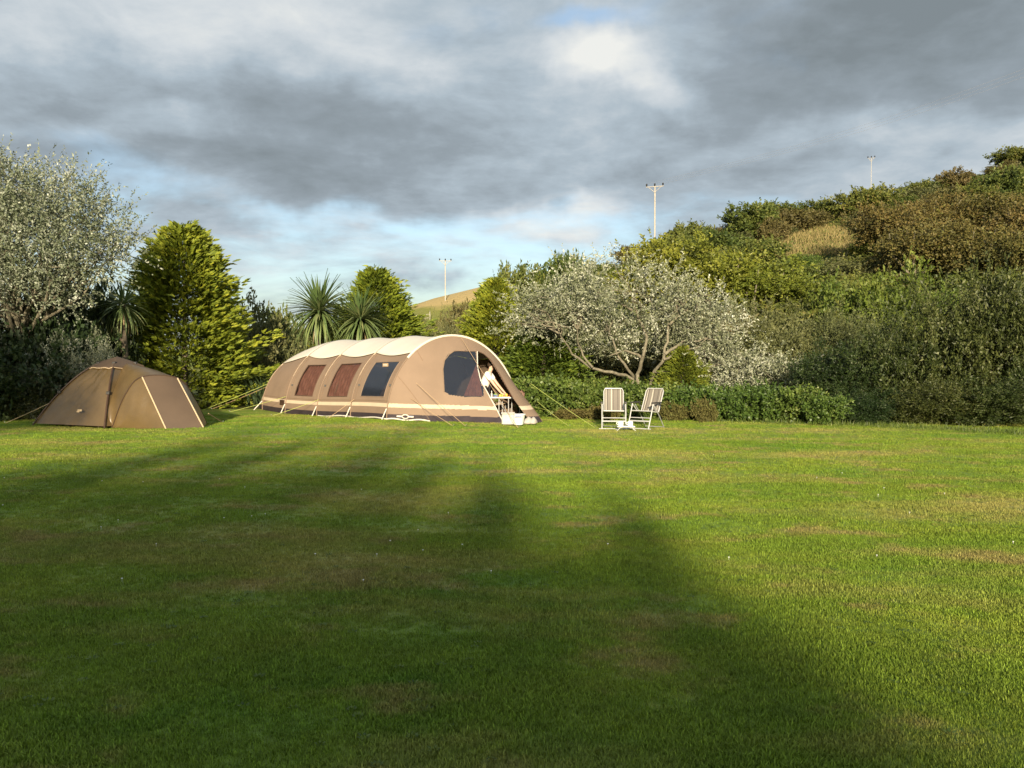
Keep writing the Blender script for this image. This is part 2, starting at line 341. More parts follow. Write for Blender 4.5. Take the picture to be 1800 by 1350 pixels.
class MB:
    """collects small shapes into one mesh"""
    def __init__(s): s.v = []; s.f = []
    def add(s, vs, fs):
        o = len(s.v); s.v += [tuple(map(float, p)) for p in vs]; s.f += [tuple(i+o for i in f) for f in fs]; return s
    def tube(s, pts, rad, n=8, cap=True):
        pts = [Vector(p) for p in pts]; m = len(pts)
        rad = rad if isinstance(rad, (list, tuple)) else [rad]*m
        vs = []; up = None
        for i, p in enumerate(pts):
            d = (pts[min(i+1, m-1)]-pts[max(i-1, 0)]).normalized()
            if up is None:
                up = d.orthogonal().normalized()
            else:
                up = (up-d*up.dot(d)); up = up.normalized() if up.length > 1e-6 else d.orthogonal().normalized()
            w = d.cross(up)
            vs += [p+(up*math.cos(2*math.pi*k/n)+w*math.sin(2*math.pi*k/n))*rad[i] for k in range(n)]
        fs = [(i*n+k, i*n+(k+1) % n, (i+1)*n+(k+1) % n, (i+1)*n+k) for i in range(m-1) for k in range(n)]
        if cap: fs += [tuple(range(n-1, -1, -1)), tuple(range((m-1)*n, m*n))]
        return s.add(vs, fs)
    def box(s, c, d, rot=None, bev=.12):
        c = Vector(c); hx, hy, hz = (q/2 for q in d); b = min(hx, hy, hz)*bev*2
        pts = []; ring = [(hx-b, hy), (-(hx-b), hy), (-hx, hy-b), (-hx, -(hy-b)), (-(hx-b), -hy), (hx-b, -hy), (hx, -(hy-b)), (hx, hy-b)]
        for z, k in ((-hz, b), (-hz+b, 0), (hz-b, 0), (hz, b)):
            for x, y in ring: pts.append(Vector((x-math.copysign(k, x), y-math.copysign(k, y), z)))
        n = 8
        if rot is not None: pts = [rot @ p for p in pts]
        fs = [(i*n+k, i*n+(k+1) % n, (i+1)*n+(k+1) % n, (i+1)*n+k) for i in range(3) for k in range(n)]
        fs += [tuple(range(n-1, -1, -1)), tuple(range(3*n, 4*n))]
        return s.add([p+c for p in pts], fs)
    def lathe(s, c, prof, n=16, sx=1., sy=1.):
        vs = [(c[0]+r*math.cos(2*math.pi*k/n)*sx, c[1]+r*math.sin(2*math.pi*k/n)*sy, c[2]+z) for r, z in prof for k in range(n)]
        m = len(prof)
        fs = [(i*n+k, i*n+(k+1) % n, (i+1)*n+(k+1) % n, (i+1)*n+k) for i in range(m-1) for k in range(n)]
        fs += [tuple(range(n-1, -1, -1)), tuple(range((m-1)*n, m*n))]
        return s.add(vs, fs)
    def grid(s, P):
        r = len(P); c = len(P[0])
        return s.add([p for row in P for p in row], [(i*c+j, i*c+j+1, (i+1)*c+j+1, (i+1)*c+j) for i in range(r-1) for j in range(c-1)])
    def build(s, name, m, parent=None, smooth=True, loc=None):
        me = bpy.data.meshes.new(name); me.from_pydata(s.v, [], s.f); me.update()
        if smooth:
            me.polygons.foreach_set('use_smooth', np.ones(len(me.polygons), bool))
            try: me.set_sharp_from_angle(angle=R(40))
            except Exception: pass
        me.materials.append(m); return link(name, me, parent, loc)
def link(name, data, parent=None, loc=None):
    o = bpy.data.objects.new(name, data); COL.objects.link(o)
    if parent: o.parent = parent
    if loc is not None: o.location = loc
    return o
def tag(o, label=None, cat=None, group=None, kind=None):
    if label: o['label'] = label
    if cat: o['category'] = cat
    if group: o['group'] = group
    if kind: o['kind'] = kind
    return o
def thing(name, loc, label, cat, group=None, rz=0., sc=1.):
    o = link(name, None, None, loc); o.rotation_euler.z = rz
    o.scale = (sc, sc, sc) if not isinstance(sc, tuple) else sc
    o.empty_display_size = .2
    return tag(o, label, cat, group)

def unit(a): return a/np.maximum(np.linalg.norm(a, axis=-1, keepdims=True), 1e-9)
def leaf_quads(P, D, L, W, normal=None):
    n = len(P); D = unit(D)
    if normal is None: normal = rng.normal(size=(n, 3))
    S = unit(np.cross(D, normal)); L = np.broadcast_to(np.asarray(L, float), (n,))[:, None]; W = np.broadcast_to(np.asarray(W, float), (n,))[:, None]
    V = np.empty((n, 4, 3)); mid = P+D*L*.45
    V[:, 0] = P; V[:, 1] = mid+S*W*.5; V[:, 2] = P+D*L; V[:, 3] = mid-S*W*.5
    return V.reshape(-1, 3), np.arange(4*n).reshape(n, 4)

def crown(lobes, clumps, twigs, leaves, L, W, clump_r=.3, twig=.4, up=.35, shell=.5, gap=.0, flat=1., zmin=None, hang=0.):
    """leaf points on twigs, twigs in clumps, clumps spread through the lobes; lobe = (centre xyz, radii xyz)"""
    lob = np.array(lobes, float); w = (lob[:, 3]*lob[:, 5]+lob[:, 3]*lob[:, 4]); w /= w.sum()
    i = rng.choice(len(lob), clumps, p=w); d = unit(rng.normal(size=(clumps, 3)))
    r = 1-(1-shell)*rng.random(clumps)**1.3
    C = lob[i, :3]+d*r[:, None]*lob[i, 3:]
    out = unit(d*np.array([1, 1, 1]))
    if gap:
        ph = np.sin(C[:, 0]*2.1+1.3*C[:, 2])+np.sin(C[:, 1]*1.7+2.2*C[:, 2]+1)+np.sin(C[:, 2]*2.9+C[:, 0]*1.1)
        keep = ph > -3+gap*2.4; C = C[keep]; out = out[keep]
    k = len(C); sz = .6+.8*rng.random(k)
    cv = rng.random(k)
    T = np.repeat(C, twigs, 0)+rng.normal(size=(k*twigs, 3))*(np.repeat(sz, twigs)*clump_r)[:, None]*np.array([1, 1, .75])
    td = unit(np.repeat(out, twigs, 0)*.8+rng.normal(size=(k*twigs, 3))*.55+np.array([0, 0, up]))
    td[:, 2] *= flat
    tl = twig*(.5+rng.random(k*twigs))
    n = k*twigs*leaves
    f = np.tile(np.linspace(.1, 1, leaves), k*twigs)
    Pt = np.repeat(T, leaves, 0)+np.repeat(td*tl[:, None], leaves, 0)*f[:, None]
    Dl = np.repeat(td, leaves, 0)*.7+rng.normal(size=(n, 3))*.65+np.array([0, 0, -hang])
    var = np.clip(np.repeat(cv, twigs*leaves)*.55+rng.random(n)*.5-.02, 0, 1)
    if zmin is not None:
        ok = Pt[:, 2] > zmin; Pt, Dl, var = Pt[ok], Dl[ok], var[ok]; n = len(Pt)
    V, Q = leaf_quads(Pt, Dl, L*(.5+.9*rng.random(n)), W*(.6+.7*rng.random(n)))
    return V, Q, var, T, td*tl[:, None], C

def branches_to(mb, root, targets, r0, wob=.12, n=5, rend=.012):
    """curved limbs from a point to each target"""
    for t in targets:
        a, b = Vector(root), Vector(t); L = (b-a).length
        pts = []
        for k in range(n+1):
            f = k/n; p = a.lerp(b, f); p.z += math.sin(f*math.pi)*L*.08
            if 0 < k < n: p += Vector(np.random.default_rng(int(1000*abs(t[0])+k)).normal(size=3))*wob*L*.25
            pts.append(p)
        mb.tube(pts, [r0*(1-k/n)+rend*(k/n) for k in range(n+1)], 6)

# ------------------------------------------------------------------ the setting
def axis(a, b, step, far, n):
    core = np.arange(a, b+1e-6, step); g = np.geomspace(step, far, n)
    return np.concatenate([a-g[::-1], core, b+g])
def sheet(name, xs, ys, m, dz, kind='structure'):
    X, Y = np.meshgrid(xs, ys); Z = ground(X, Y)+dz
    V = np.stack([X, Y, Z], -1).reshape(-1, 3); c = len(xs)
    i, j = np.meshgrid(np.arange(len(ys)-1), np.arange(c-1), indexing='ij'); a = (i*c+j).ravel()
    me = mesh_np(name, V, np.stack([a, a+1, a+c+1, a+c], 1), m, smooth=True)
    o = link(name, me); o['kind'] = kind; return o
sheet('terrain', axis(-60, 80, 1.0, 1500, 14), axis(-40, 160, 1.0, 1500, 12), M['hill'], -.03)
sheet('lawn', np.arange(-30, 22.01, .4), np.arange(-30, 30.01, .4), M['turf'], 0.0)

def grass_lawn():
    protos = []
    for k in range(5):
        V = []; Fc = []; var = []
        r = np.random.default_rng(50+k)
        for b in range(15):
            p = r.normal(size=2)*.028; a = r.random()*6.283; h = .012+.015*r.random(); lean = (.25+.9*r.random())*h
            w = .0019+.0013*r.random(); dx, dy = math.cos(a), math.sin(a); sx, sy = -dy*w, dx*w; o = len(V)
            V += [(p[0]-sx, p[1]-sy, -.004), (p[0]+sx, p[1]+sy, -.004), (p[0]+dx*lean*.35-sx*.8, p[1]+dy*lean*.35-sy*.8, h*.65), (p[0]+dx*lean*.35+sx*.8, p[1]+dy*lean*.35+sy*.8, h*.65), (p[0]+dx*lean, p[1]+dy*lean, h)]
            Fc += [(o, o+1, o+3), (o, o+3, o+2), (o+2, o+3, o+4)]; var += [r.random()]*3
        me = mesh_np('grass_tuft', V, Fc, M['blade'], var)
        protos.append(bpy.data.objects.new('grass_tuft', me))
    pts = []
    for y0, y1, dens in ((2.2, 5, 1700), (5, 8, 1050), (8, 12, 520), (12, 18, 220), (18, 27, 100)):
        w = .64*y1+1.2; n = int((y1-y0)*2*w*dens)
        p = np.stack([rng.uniform(-w, w, n), rng.uniform(y0, y1, n)], 1); p = p[np.abs(p[:, 0]) < .64*p[:, 1]+1.2]; pts.append(p)
    p = np.concatenate(pts); p = p[(p[:, 0] > -16) & (p[:, 0] < 14)]
    V = np.stack([p[:, 0], p[:, 1], ground(p[:, 0], p[:, 1])], 1)
    me = bpy.data.meshes.new('lawn_grass'); me.vertices.add(len(V)); me.vertices.foreach_set('co', V.astype(np.float32).ravel())
    n = len(V); clump = .75+.5*(np.sin(p[:, 0]*3.1+p[:, 1]*1.3)*np.sin(p[:, 1]*2.7-p[:, 0])*.5+.5)
    for nm, val in (('rz', rng.random(n)*6.283), ('sc', clump*(.62+.45*rng.random(n))*(1+np.clip((p[:, 1]-6)/20, 0, 1)*.45))):
        a = me.attributes.new(nm, 'FLOAT', 'POINT'); a.data.foreach_set('value', val.astype(np.float32))
    a = me.attributes.new('pick', 'INT', 'POINT'); a.data.foreach_set('value', rng.integers(0, 5, n).astype(np.int32))
    o = link('lawn_grass', me); tag(o, 'short mown grass blades covering the campsite lawn', 'grass', kind='stuff')
    ng = bpy.data.node_groups.new('scatter_tufts', 'GeometryNodeTree')
    ng.interface.new_socket('Geometry', in_out='INPUT', socket_type='NodeSocketGeometry'); ng.interface.new_socket('Geometry', in_out='OUTPUT', socket_type='NodeSocketGeometry')
    N, K = ng.nodes, ng.links
    gi = N.new('NodeGroupInput'); go = N.new('NodeGroupOutput'); mp = N.new('GeometryNodeMeshToPoints'); K.new(gi.outputs[0], mp.inputs[0])
    g2i = N.new('GeometryNodeGeometryToInstance')
    for pr in reversed(protos):
        oi = N.new('GeometryNodeObjectInfo'); oi.inputs['Object'].default_value = pr; oi.inputs['As Instance'].default_value = True
        K.new(oi.outputs['Geometry'], g2i.inputs[0])
    ip = N.new('GeometryNodeInstanceOnPoints'); K.new(mp.outputs[0], ip.inputs['Points']); K.new(g2i.outputs[0], ip.inputs['Instance'])
    ip.inputs['Pick Instance'].default_value = True
    def attr(nm, t):
        a = N.new('GeometryNodeInputNamedAttribute'); a.data_type = t; a.inputs[0].default_value = nm
        return [s for s in a.outputs if s.enabled and s.name == 'Attribute'][0]
    K.new(attr('pick', 'INT'), ip.inputs['Instance Index'])
    cx = N.new('ShaderNodeCombineXYZ'); K.new(attr('rz', 'FLOAT'), cx.inputs[2]); e2r = N.new('FunctionNodeEulerToRotation'); K.new(cx.outputs[0], e2r.inputs[0]); K.new(e2r.outputs[0], ip.inputs['Rotation'])
    K.new(attr('sc', 'FLOAT'), ip.inputs['Scale']); K.new(ip.outputs[0], go.inputs[0])
    md = o.modifiers.new('scatter', 'NODES'); md.node_group = ng
grass_lawn()

# ------------------------------------------------------------------ vegetation prototypes and placing
def veg_mesh(name, m, lobes, **kw):
    V, Q, var, T, td, C = crown(lobes, **kw)
    return mesh_np(name, V, Q, m, var), T, td, C
def lobes_px(lst, D, dr=1.0):
    out = []
    for q in lst:
        cx, cy, rx, ry = q[:4]; dd = D+(q[4] if len(q) > 4 else 0); p = at(cx, cy, dd); k = dd/F
        out.append((p.x, p.y, p.z, rx*k, rx*k*dr, ry*k))
    return out
def rel(lobes, base): return [(a-base[0], b-base[1], c-base[2], d, e, f) for a, b, c, d, e, f in lobes]

def twig_tubes(mb, T, td, every, r=.006):
    for k in range(0, len(T), every):
        mb.tube([T[k]-td[k]*.8, T[k]+td[k]*.9], [r*1.4, r*.6], 3, False)

# --- white poplar in the middle, wind-pruned, with pale limbs that show
def silver_middle():
    D = 28.5; b = at(1120, 700, D); b.z = gz(b.x, b.y)-.05
    root = thing('white_poplar', b, 'wide silver-leaved poplar with pale spreading limbs behind the camp chairs', 'tree')
    lob = lobes_px([(950, 540, 56, 44), (1000, 514, 70, 44), (1062, 498, 66, 40), (1125, 520, 85, 40), (1190, 545, 75, 42), (1060, 602, 55, 24, .8), (1195, 605, 40, 26, .6), (958, 592, 36, 20, .3), (1245, 570, 62, 55), (1290, 612, 58, 48),
                    (1340, 648, 52, 26, -1), (915, 562, 32, 30), (1065, 545, 95, 34, .6), (1262, 650, 48, 36, -.6), (985, 560, 60, 30, .8), (1150, 575, 70, 30, 1.0), (1062, 468, 24, 18), (1235, 610, 40, 50, -.3), (1372, 662, 38, 18, -1.6), (1310, 660, 52, 26, -1.4), (1275, 625, 50, 40, -1.0)], D, 1.1)
    me, T, td, C = veg_mesh('crown', M['silver'], rel(lob, b), clumps=740, twigs=8, leaves=13, L=.085, W=.043, clump_r=.24, twig=.5, up=.4, shell=.35, gap=.9)
    link('crown', me, root)
    mb = MB()
    def limb(pp, r0, r1, dd=0):
        pts = [at(x, y, D+dd+.25*math.sin(i*2.1))-b for i, (x, y) in enumerate(pp)]
        pts[0] = Vector((pts[0].x, pts[0].y, 0)) if pp[0][1] > 690 else pts[0]
        sm = []
        for i in range(len(pts)-1):
            for k in range(3): sm.append(pts[i].lerp(pts[i+1], k/3)+Vector(rng.normal(size=3))*.025)
        sm.append(pts[-1]); n = len(sm)-1
        mb.tube(sm, [r0+(r1-r0)*i/n for i in range(n+1)], 7); return sm
    L = [([(1110, 700), (1112, 665), (1075, 655), (1040, 646), (1008, 622), (985, 590)], .065, .022, -.5), ([(1115, 700), (1116, 664), (1096, 640), (1084, 622), (1070, 580)], .065, .022, 0),
         ([(1122, 700), (1120, 660), (1132, 625), (1136, 595), (1122, 560), (1110, 520)], .075, .022, -.3), ([(1140, 700), (1145, 662), (1166, 636), (1172, 600), (1174, 560), (1192, 525)], .065, .02, -.8),
         ([(1168, 622), (1200, 600), (1240, 596), (1265, 600)], .05, .018, -1.0), ([(1168, 630), (1195, 618), (1225, 610), (1250, 585)], .045, .015, -1.1), ([(1130, 630), (1100, 615), (1072, 625)], .05, .015, -.4),
         ([(1174, 570), (1210, 545), (1228, 520)], .04, .015, -.8), ([(1110, 545), (1060, 520), (1030, 500)], .04, .015, -.5), ([(985, 590), (950, 565), (930, 550)], .035, .012, -.5),
         ([(1000, 575), (960, 565), (938, 562)], .03, .012, -1.2), ([(1040, 646), (1020, 615), (1015, 580)], .04, .015, -.7), ([(1150, 655), (1200, 660), (1260, 640), (1310, 640)], .05, .015, -.9)]
    for a in L: limb(*a)
    tr = mb.build('trunk', M['bark'], root)
    mb = MB(); twig_tubes(mb, T, td, 16, .005)
    pts = [at(x, y, D-.3)-b for x, y in ((985, 590), (1070, 580), (1110, 520), (1192, 525), (1265, 600), (1015, 580), (1310, 640), (1228, 520))]
    for k in range(0, len(C), 5):
        q = min(pts, key=lambda p: (p-Vector(C[k])).length); branches_to(mb, q, [C[k]], .022, .3, 4, .006)
    mb.build('branch', M['bark'], tr)
silver_middle()

def silver_left():
    D = 25.5; b = Vector((-15.2, 26.2, 0)); b.z = gz(b.x, b.y)-.05
    root = thing('white_poplar', b, 'tall silver-leaved poplar at the left edge above the dome tent', 'tree')
    lob = lobes_px([(20, 335, 66, 48), (70, 370, 85, 62), (125, 400, 75, 66), (165, 440, 55, 55), (40, 440, 110, 72), (-70, 380, 120, 110), (110, 470, 85, 50), (20, 510, 100, 40), (-90, 500, 110, 80), (0, 290, 22, 22), (185, 420, 30, 40), (140, 345, 30, 26)], D, 1.0)
    me, T, td, C = veg_mesh('crown', M['silver'], rel(lob, b), clumps=800, twigs=8, leaves=12, L=.09, W=.047, clump_r=.30, twig=.6, up=.45, shell=.45, gap=.3)
    link('crown', me, root)
    mb = MB()
    mb.tube([(0, 0, 0), (.1, 0, 1.3), (.3, -.1, 2.4)], [.2, .17, .13], 9)
    tg = [C[k] for k in range(0, len(C), 12)]
    branches_to(mb, (.3, -.1, 2.3), tg, .06, .2, 5, .01)
    tr = mb.build('trunk', M['bark'], root)
    mb = MB(); twig_tubes(mb, T, td, 16, .005); mb.build('branch', M['bark'], tr)
silver_left()

# --- golden cypresses
def conifer_mesh(seed, H=6., Rb=2., nb=400):
    r = np.random.default_rng(seed)
    P = []; Dd = []; Ls = []; Nn = []; Vr = []
    ga = 2.39996
    for k in range(nb):
        h = ((k+.5)/nb)**.92; z = .05+H*h*.95; az = k*ga+r.normal()*.25
        rad = Rb*min(1., 1.34*(1-h)**.80)*(.66+.44*r.random())*(1+.16*math.sin(2*az+1.3*z)+.12*math.sin(5*az-2.1*z))+.18
        o = np.array([math.cos(az), math.sin(az), 0]); side = np.array([-o[1], o[0], 0]); bv = r.random()
        lift = r.normal()*.10+.12+.5*h; wide = .20+.17*min(rad, 1.6)
        ns = int(12+32*min(1, rad/1.3))
        for s in range(ns):
            f = .30+.70*((s+r.random())/ns)**.8
            lat = r.normal()*wide*(1.15-f*.55)
            p = o*rad*(f-.12*abs(lat))+side*lat+np.array([0, 0, z+lift*rad*f*f-.12*rad*f-.10*abs(lat)+r.normal()*.075])
            sd = unit(o*.85+side*(lat*1.1+r.normal()*.35)+np.array([0, 0, .08+.34*r.random()+.35*h]))
            sn = unit(np.array([0, 0, .55])+o*(.55+.5*r.normal())+side*.7*r.normal())
            sx = np.cross(sd, sn)
            for q in range(7):
                a = (q-3)*.24+r.normal()*.10; dv = sd*math.cos(a)+sx*math.sin(a)+np.array([0, 0, .14*r.normal()-.03])
                P.append(p+sd*(.026*(3-abs(q-3)))); Dd.append(dv); Ls.append((.16-.014*abs(q-3))*(.7+.6*r.random())); Nn.append(sn); Vr.append(np.clip(.35*bv+.2*f+.5*r.random()-.05, 0, 1))
    V, Q = leaf_quads(np.array(P), np.array(Dd), np.array(Ls), np.array(Ls)*.30, np.array(Nn))
    V[:, :2] *= 2.0/np.percentile(np.abs(V[:, 0]), 98)
    return V, Q, np.array(Vr)
con = [mesh_np('crown', *(lambda t: (t[0], t[1]))(c), M['gold'], c[2]) for c in (conifer_mesh(3), conifer_mesh(9))]
def conifer(px, ptop, D, hw, label, proto=0, m='gold', rz=0.):
    x = (px-CX)/F*D; z0 = gz(x, D); H = EYE+(HY-ptop)/F*D-z0
    root = thing('golden_cypress', (x, D, z0), label, 'conifer', None, rz)
    c = link('crown', con[proto], root); s = hw/F*D/2.0; c.scale = (s, s, H/6.15)
    if m != 'gold':
        c.material_slots[0].link = 'OBJECT'; c.material_slots[0].material = M[m]
    MB().tube([(0, 0, -.1), (0, 0, H*.5), (.02, 0, H*.9)], [.13, .08, .02], 8).build('trunk', M['bark_dark'], root)
conifer(325, 384, 32.0, 124, 'large golden cypress cone right of the silver poplar behind the dome tent', 0)
conifer(662, 464, 36.5, 88, 'golden cypress rising behind the two cabbage palms', 1, rz=1.)
conifer(872, 482, 34, 72, 'golden cypress behind the open front of the tunnel tent', 0, rz=2.)
conifer(955, 545, 30.5, 75, 'green-gold cypress between tunnel tent and the wide silver poplar', 1, 'gold2', 3.)
conifer(1200, 605, 27.6, 48, 'small golden cypress at the foot of the wide silver poplar', 1, 'gold2', 4.)

# --- cabbage palms: every sword leaf its own piece
def sword(L, W, droop, seg=7):
    P = []
    for k in range(seg+1):
        f = k/seg; x = L*f*(1-.12*droop*f); z = -droop*L*.55*f**2.2
        w = W*(.55+.9*f if f < .4 else .91)*(1 if f < .55 else max(.04, (1-f)/.45))
        P.append([(x, -w*.5, z+.010), (x, 0, z), (x, w*.5, z+.010)])
    v = [p for r_ in P for p in r_]; q = []
    for i in range(seg):
        for j in range(2): q.append((i*3+j, i*3+j+1, i*3+j+4, i*3+j+3))
    return np.array(v), np.array(q)
sword_me = []
for k in range(6):
    v, q = sword(1.0, .075, (.15, .35, .6, .9, .5, .25)[k]); sword_me.append(mesh_np('leaf', v, q, M['cord'], np.full(len(q), k/5.)))
v, q = sword(.8, .04, .3); dead_me = mesh_np('leaf', v, q, M['cord_dead'], np.full(len(q), .5))
def palm(px, py, D, r, label, nleaf=230, seed=0, dark=False):
    rr = np.random.default_rng(seed); top = at(px, py, D); z0 = gz(top.x, top.y)
    root = thing('cabbage_palm', (top.x, top.y, z0), label, 'palm'); h = top.z-z0
    MB().tube([(0, 0, -.05), (.06, 0, h*.4), (-.03, .02, h*.75), (0, 0, h)], [.16, .12, .11, .10], 9).build('trunk', M['bark_dark'], root)
    for k in range(nleaf+14):
        deadl = k >= nleaf
        el = math.asin(np.clip(1-1.78*(k+.5)/nleaf, -1, 1)) if not deadl else R(-72+10*rr.normal())
        az = k*2.39996+rr.normal()*.12; L = r*(.85+.3*rr.random())
        dr = int(np.clip((R(90)-el)/R(140)*5+rr.normal()*.6, 0, 5)); me = dead_me if deadl else sword_me[(0, 1, 4, 2, 3, 3)[dr]]
        o = link('leaf', me, root); o.location = (.07*math.cos(az), .07*math.sin(az), h+.06-.25*(1-math.sin(el))*.5-(.1 if deadl else 0))
        o.rotation_euler = (0, -el, az); o.scale = (L, L, L)
palm(562, 546, 34.5, 1.5, 'taller cabbage palm on the left of the pair behind the tunnel tent', seed=1)
palm(634, 560, 33.8, 1.32, 'shorter cabbage palm on the right of the pair, in front of the cypress', seed=2)
palm(218, 535, 28.6, 1.0, 'shaded cabbage palm between silver poplar and large golden cypress', 90, seed=3)

def flax(px, D, h, label, seed):
    rr = np.random.default_rng(seed); x = (px-CX)/F*D; root = thing('flax_plant', (x, D, gz(x, D)), label, 'plant')
    for k in range(60):
        az = rr.random()*6.283; el = R(52+34*rr.random()); o = link('leaf', sword_me[k % 4], root); o.location = (.25*rr.normal(), .25*rr.normal(), -.02)
        o.material_slots[0].link = 'OBJECT'; o.material_slots[0].material = M['phormium']
        L = h*(.75+.4*rr.random()); o.rotation_euler = (0, -el, az); o.scale = (L, L*1.1, L)
flax(462, 31.5, 1.35, 'dark flax plant with upright leaves behind the rear of the tunnel tent', 5)
flax(492, 33.5, 1.4, 'flax plant with upright leaves left of the cabbage palms', 6)

# --- bushes: prototypes in a unit of about 1 m radius, copies scaled
def bush_mesh(seed, tall=1., core=.72, **kw):
    r = np.random.default_rng(seed); lob = [(0, 0, .5*tall*core/.72, core, core, .55*tall*core/.72)]
    for k in range(8 if core > .6 else 12):
        a = k*.8+r.random()*.5; q = .35+.35*r.random(); lob.append((math.cos(a)*q, math.sin(a)*q, (.25+.65*r.random())*tall, .34+.22*r.random(), .34+.22*r.random(), (.3+.2*r.random())*tall))
    kk = dict(clumps=190, twigs=8, leaves=7, L=.085, W=.045, clump_r=.10, twig=.16, up=.35, shell=.45, gap=.3, zmin=-.03); kk.update(kw)
    V, Q, var, T, td, C = crown(lob, **kk)
    V[:, 2] /= np.percentile(V[:, 2], 99.6); V[:, :2] /= np.percentile(np.abs(V[:, 0]), 97)     # unit height and radius
    return mesh_np('bush', V, Q, M['gorse'], var)
B_round = [bush_mesh(s, L=.10, W=.055) for s in (1, 2, 3)]
B_will = [bush_mesh(s, 1.2, core=.45, clumps=300, twigs=11, leaves=10, L=.050, W=.022, twig=.17, up=.45, clump_r=.07, gap=.9, shell=.5) for s in (4, 5, 6)]
B_bram = [bush_mesh(s, .9, clumps=240, twigs=8, leaves=7, L=.085, W=.062, twig=.14, up=.2) for s in (7, 8)]
B_broad = [bush_mesh(s, 1.15, clumps=260, twigs=8, leaves=7, L=.075, W=.05, twig=.15, gap=.5) for s in (9, 10)]
B_thorn = [bush_mesh(s, .85, clumps=210, twigs=9, leaves=8, L=.055, W=.035, twig=.17, up=.05, clump_r=.09, gap=1.0, shell=.6) for s in (14, 15)]
cnt = [0]
def bush(name, pos, r, hgt, protos, m, label, cat='bush', group=None):
    cnt[0] += 1; k = cnt[0]; x, y = pos[0], pos[1]
    me = protos[k % len(protos)]; o = link(name, me, None, (x, y, gz(x, y)-.04)); o.rotation_euler.z = k*1.7
    o.scale = (r, r, hgt); o.material_slots[0].link = 'OBJECT'; o.material_slots[0].material = M[m]
    return tag(o, label, cat, group)
def bush_px(name, px, ptop, D, hw, protos, m, label, **kw):
    x = (px-CX)/F*D; h = EYE+(HY-ptop)/F*D-gz(x, D)
    return bush(name, (x, D), hw/F*D, h, protos, m, label, **kw)
# bank along the lawn
G1 = 'bramble bank between tent and willows'
for px, pt, D, hw, m, lb in [
    (925, 672, 26.3, 62, 'bramble', 'low bramble bush just right of the tunnel tent front'), (985, 668, 26.0, 62, 'bramble', 'low bramble bush left of the camp chairs'),
    (1045, 675, 25.6, 56, 'bramble', 'low bramble bush behind the front-facing camp chair'), (1105, 680, 25.2, 56, 'bramble', 'low bramble bush between and behind the two camp chairs'),
    (1160, 683, 25.0, 52, 'bramble', 'low bramble bush behind the side-turned camp chair'), (1215, 684, 24.6, 52, 'bramble', 'leafy bramble bush right of the brown bracken by the chairs'),
    (1275, 686, 24.2, 58, 'bramble', 'leafy bramble bush below the right edge of the silver poplar'), (1335, 682, 24.0, 60, 'bramble', 'leafy bramble bush under the low silver boughs'),
    (1395, 688, 23.6, 58, 'bramble', 'leafy bramble bush next to the dark willows'), (1445, 700, 23.0, 50, 'bramble', 'last bramble bush of the bank at the foot of the willows')]:
    bush_px('bramble_bush', px, pt-9, D, hw, B_bram, m, lb, group=G1)
for px, pt, D, hw, lb in [(1188, 704, 24.0, 26, 'brown bracken clump just right of the side-turned camp chair'), (1240, 698, 23.5, 24, 'rusty bracken clump in the bramble bank right of the chairs'), (1062, 706, 24.6, 30, 'brown dying bracken behind the front-facing camp chair'), (1000, 716, 25.0, 30, 'brown dying bracken by the lime guy ropes')]:
    bush_px('bracken_clump', px, pt, D, hw, B_bram, 'bracken', lb, cat='bracken')
# willows on the right
for px, pt, D, hw, m, lb in [
    (1490, 600, 24.6, 75, 'willow', 'dark willow bush right of the bramble bank'), (1590, 545, 24.2, 90, 'willow', 'dark grey-green willow, second from the bramble bank'),
    (1690, 490, 24.0, 95, 'willow', 'tallest dark willow near the right edge'), (1800, 455, 23.6, 100, 'willow', 'dark willow cut off by the right edge'),
    (1530, 676, 23.0, 62, 'willow', 'low dark willow skirt at the lawn edge, left one'), (1640, 664, 22.6, 66, 'willow', 'low dark willow skirt at the lawn edge, middle one'),
    (1750, 655, 22.0, 74, 'willow', 'low dark willow skirt at the lawn edge, right one'), (1860, 600, 22.0, 90, 'willow', 'low dark willow at the lawn edge cut off by the right border')]:
    bush_px('willow_bush', px, pt, D, hw, B_will, m, lb, group='dark willows at the right')
for px, pt, D, hw, m, lb in [
    (1375, 560, 30, 75, 'willow2', 'olive sallow bush right of the silver poplar'), (1440, 548, 31, 75, 'willow2', 'olive sallow bush behind the first dark willow'),
    (1500, 545, 32.5, 70, 'willow2', 'olive sallow bush below the bright green shrub'), (1340, 530, 35, 70, 'willow2', 'olive sallow under the yellow-green tree')]:
    bush_px('sallow_bush', px, pt, D, hw, B_will, m, lb)
for px, pt, D, hw, lb in [(1480, 500, 37, 50, 'bright green shrub on the slope, left of two'), (1560, 468, 36, 72, 'bright green shrub on the slope above the dark willows'), (1655, 505, 38, 55, 'mid green shrub right of the bright green shrubs')]:
    bush_px('green_shrub', px, pt, D, hw, B_broad, 'bright', lb, cat='shrub')
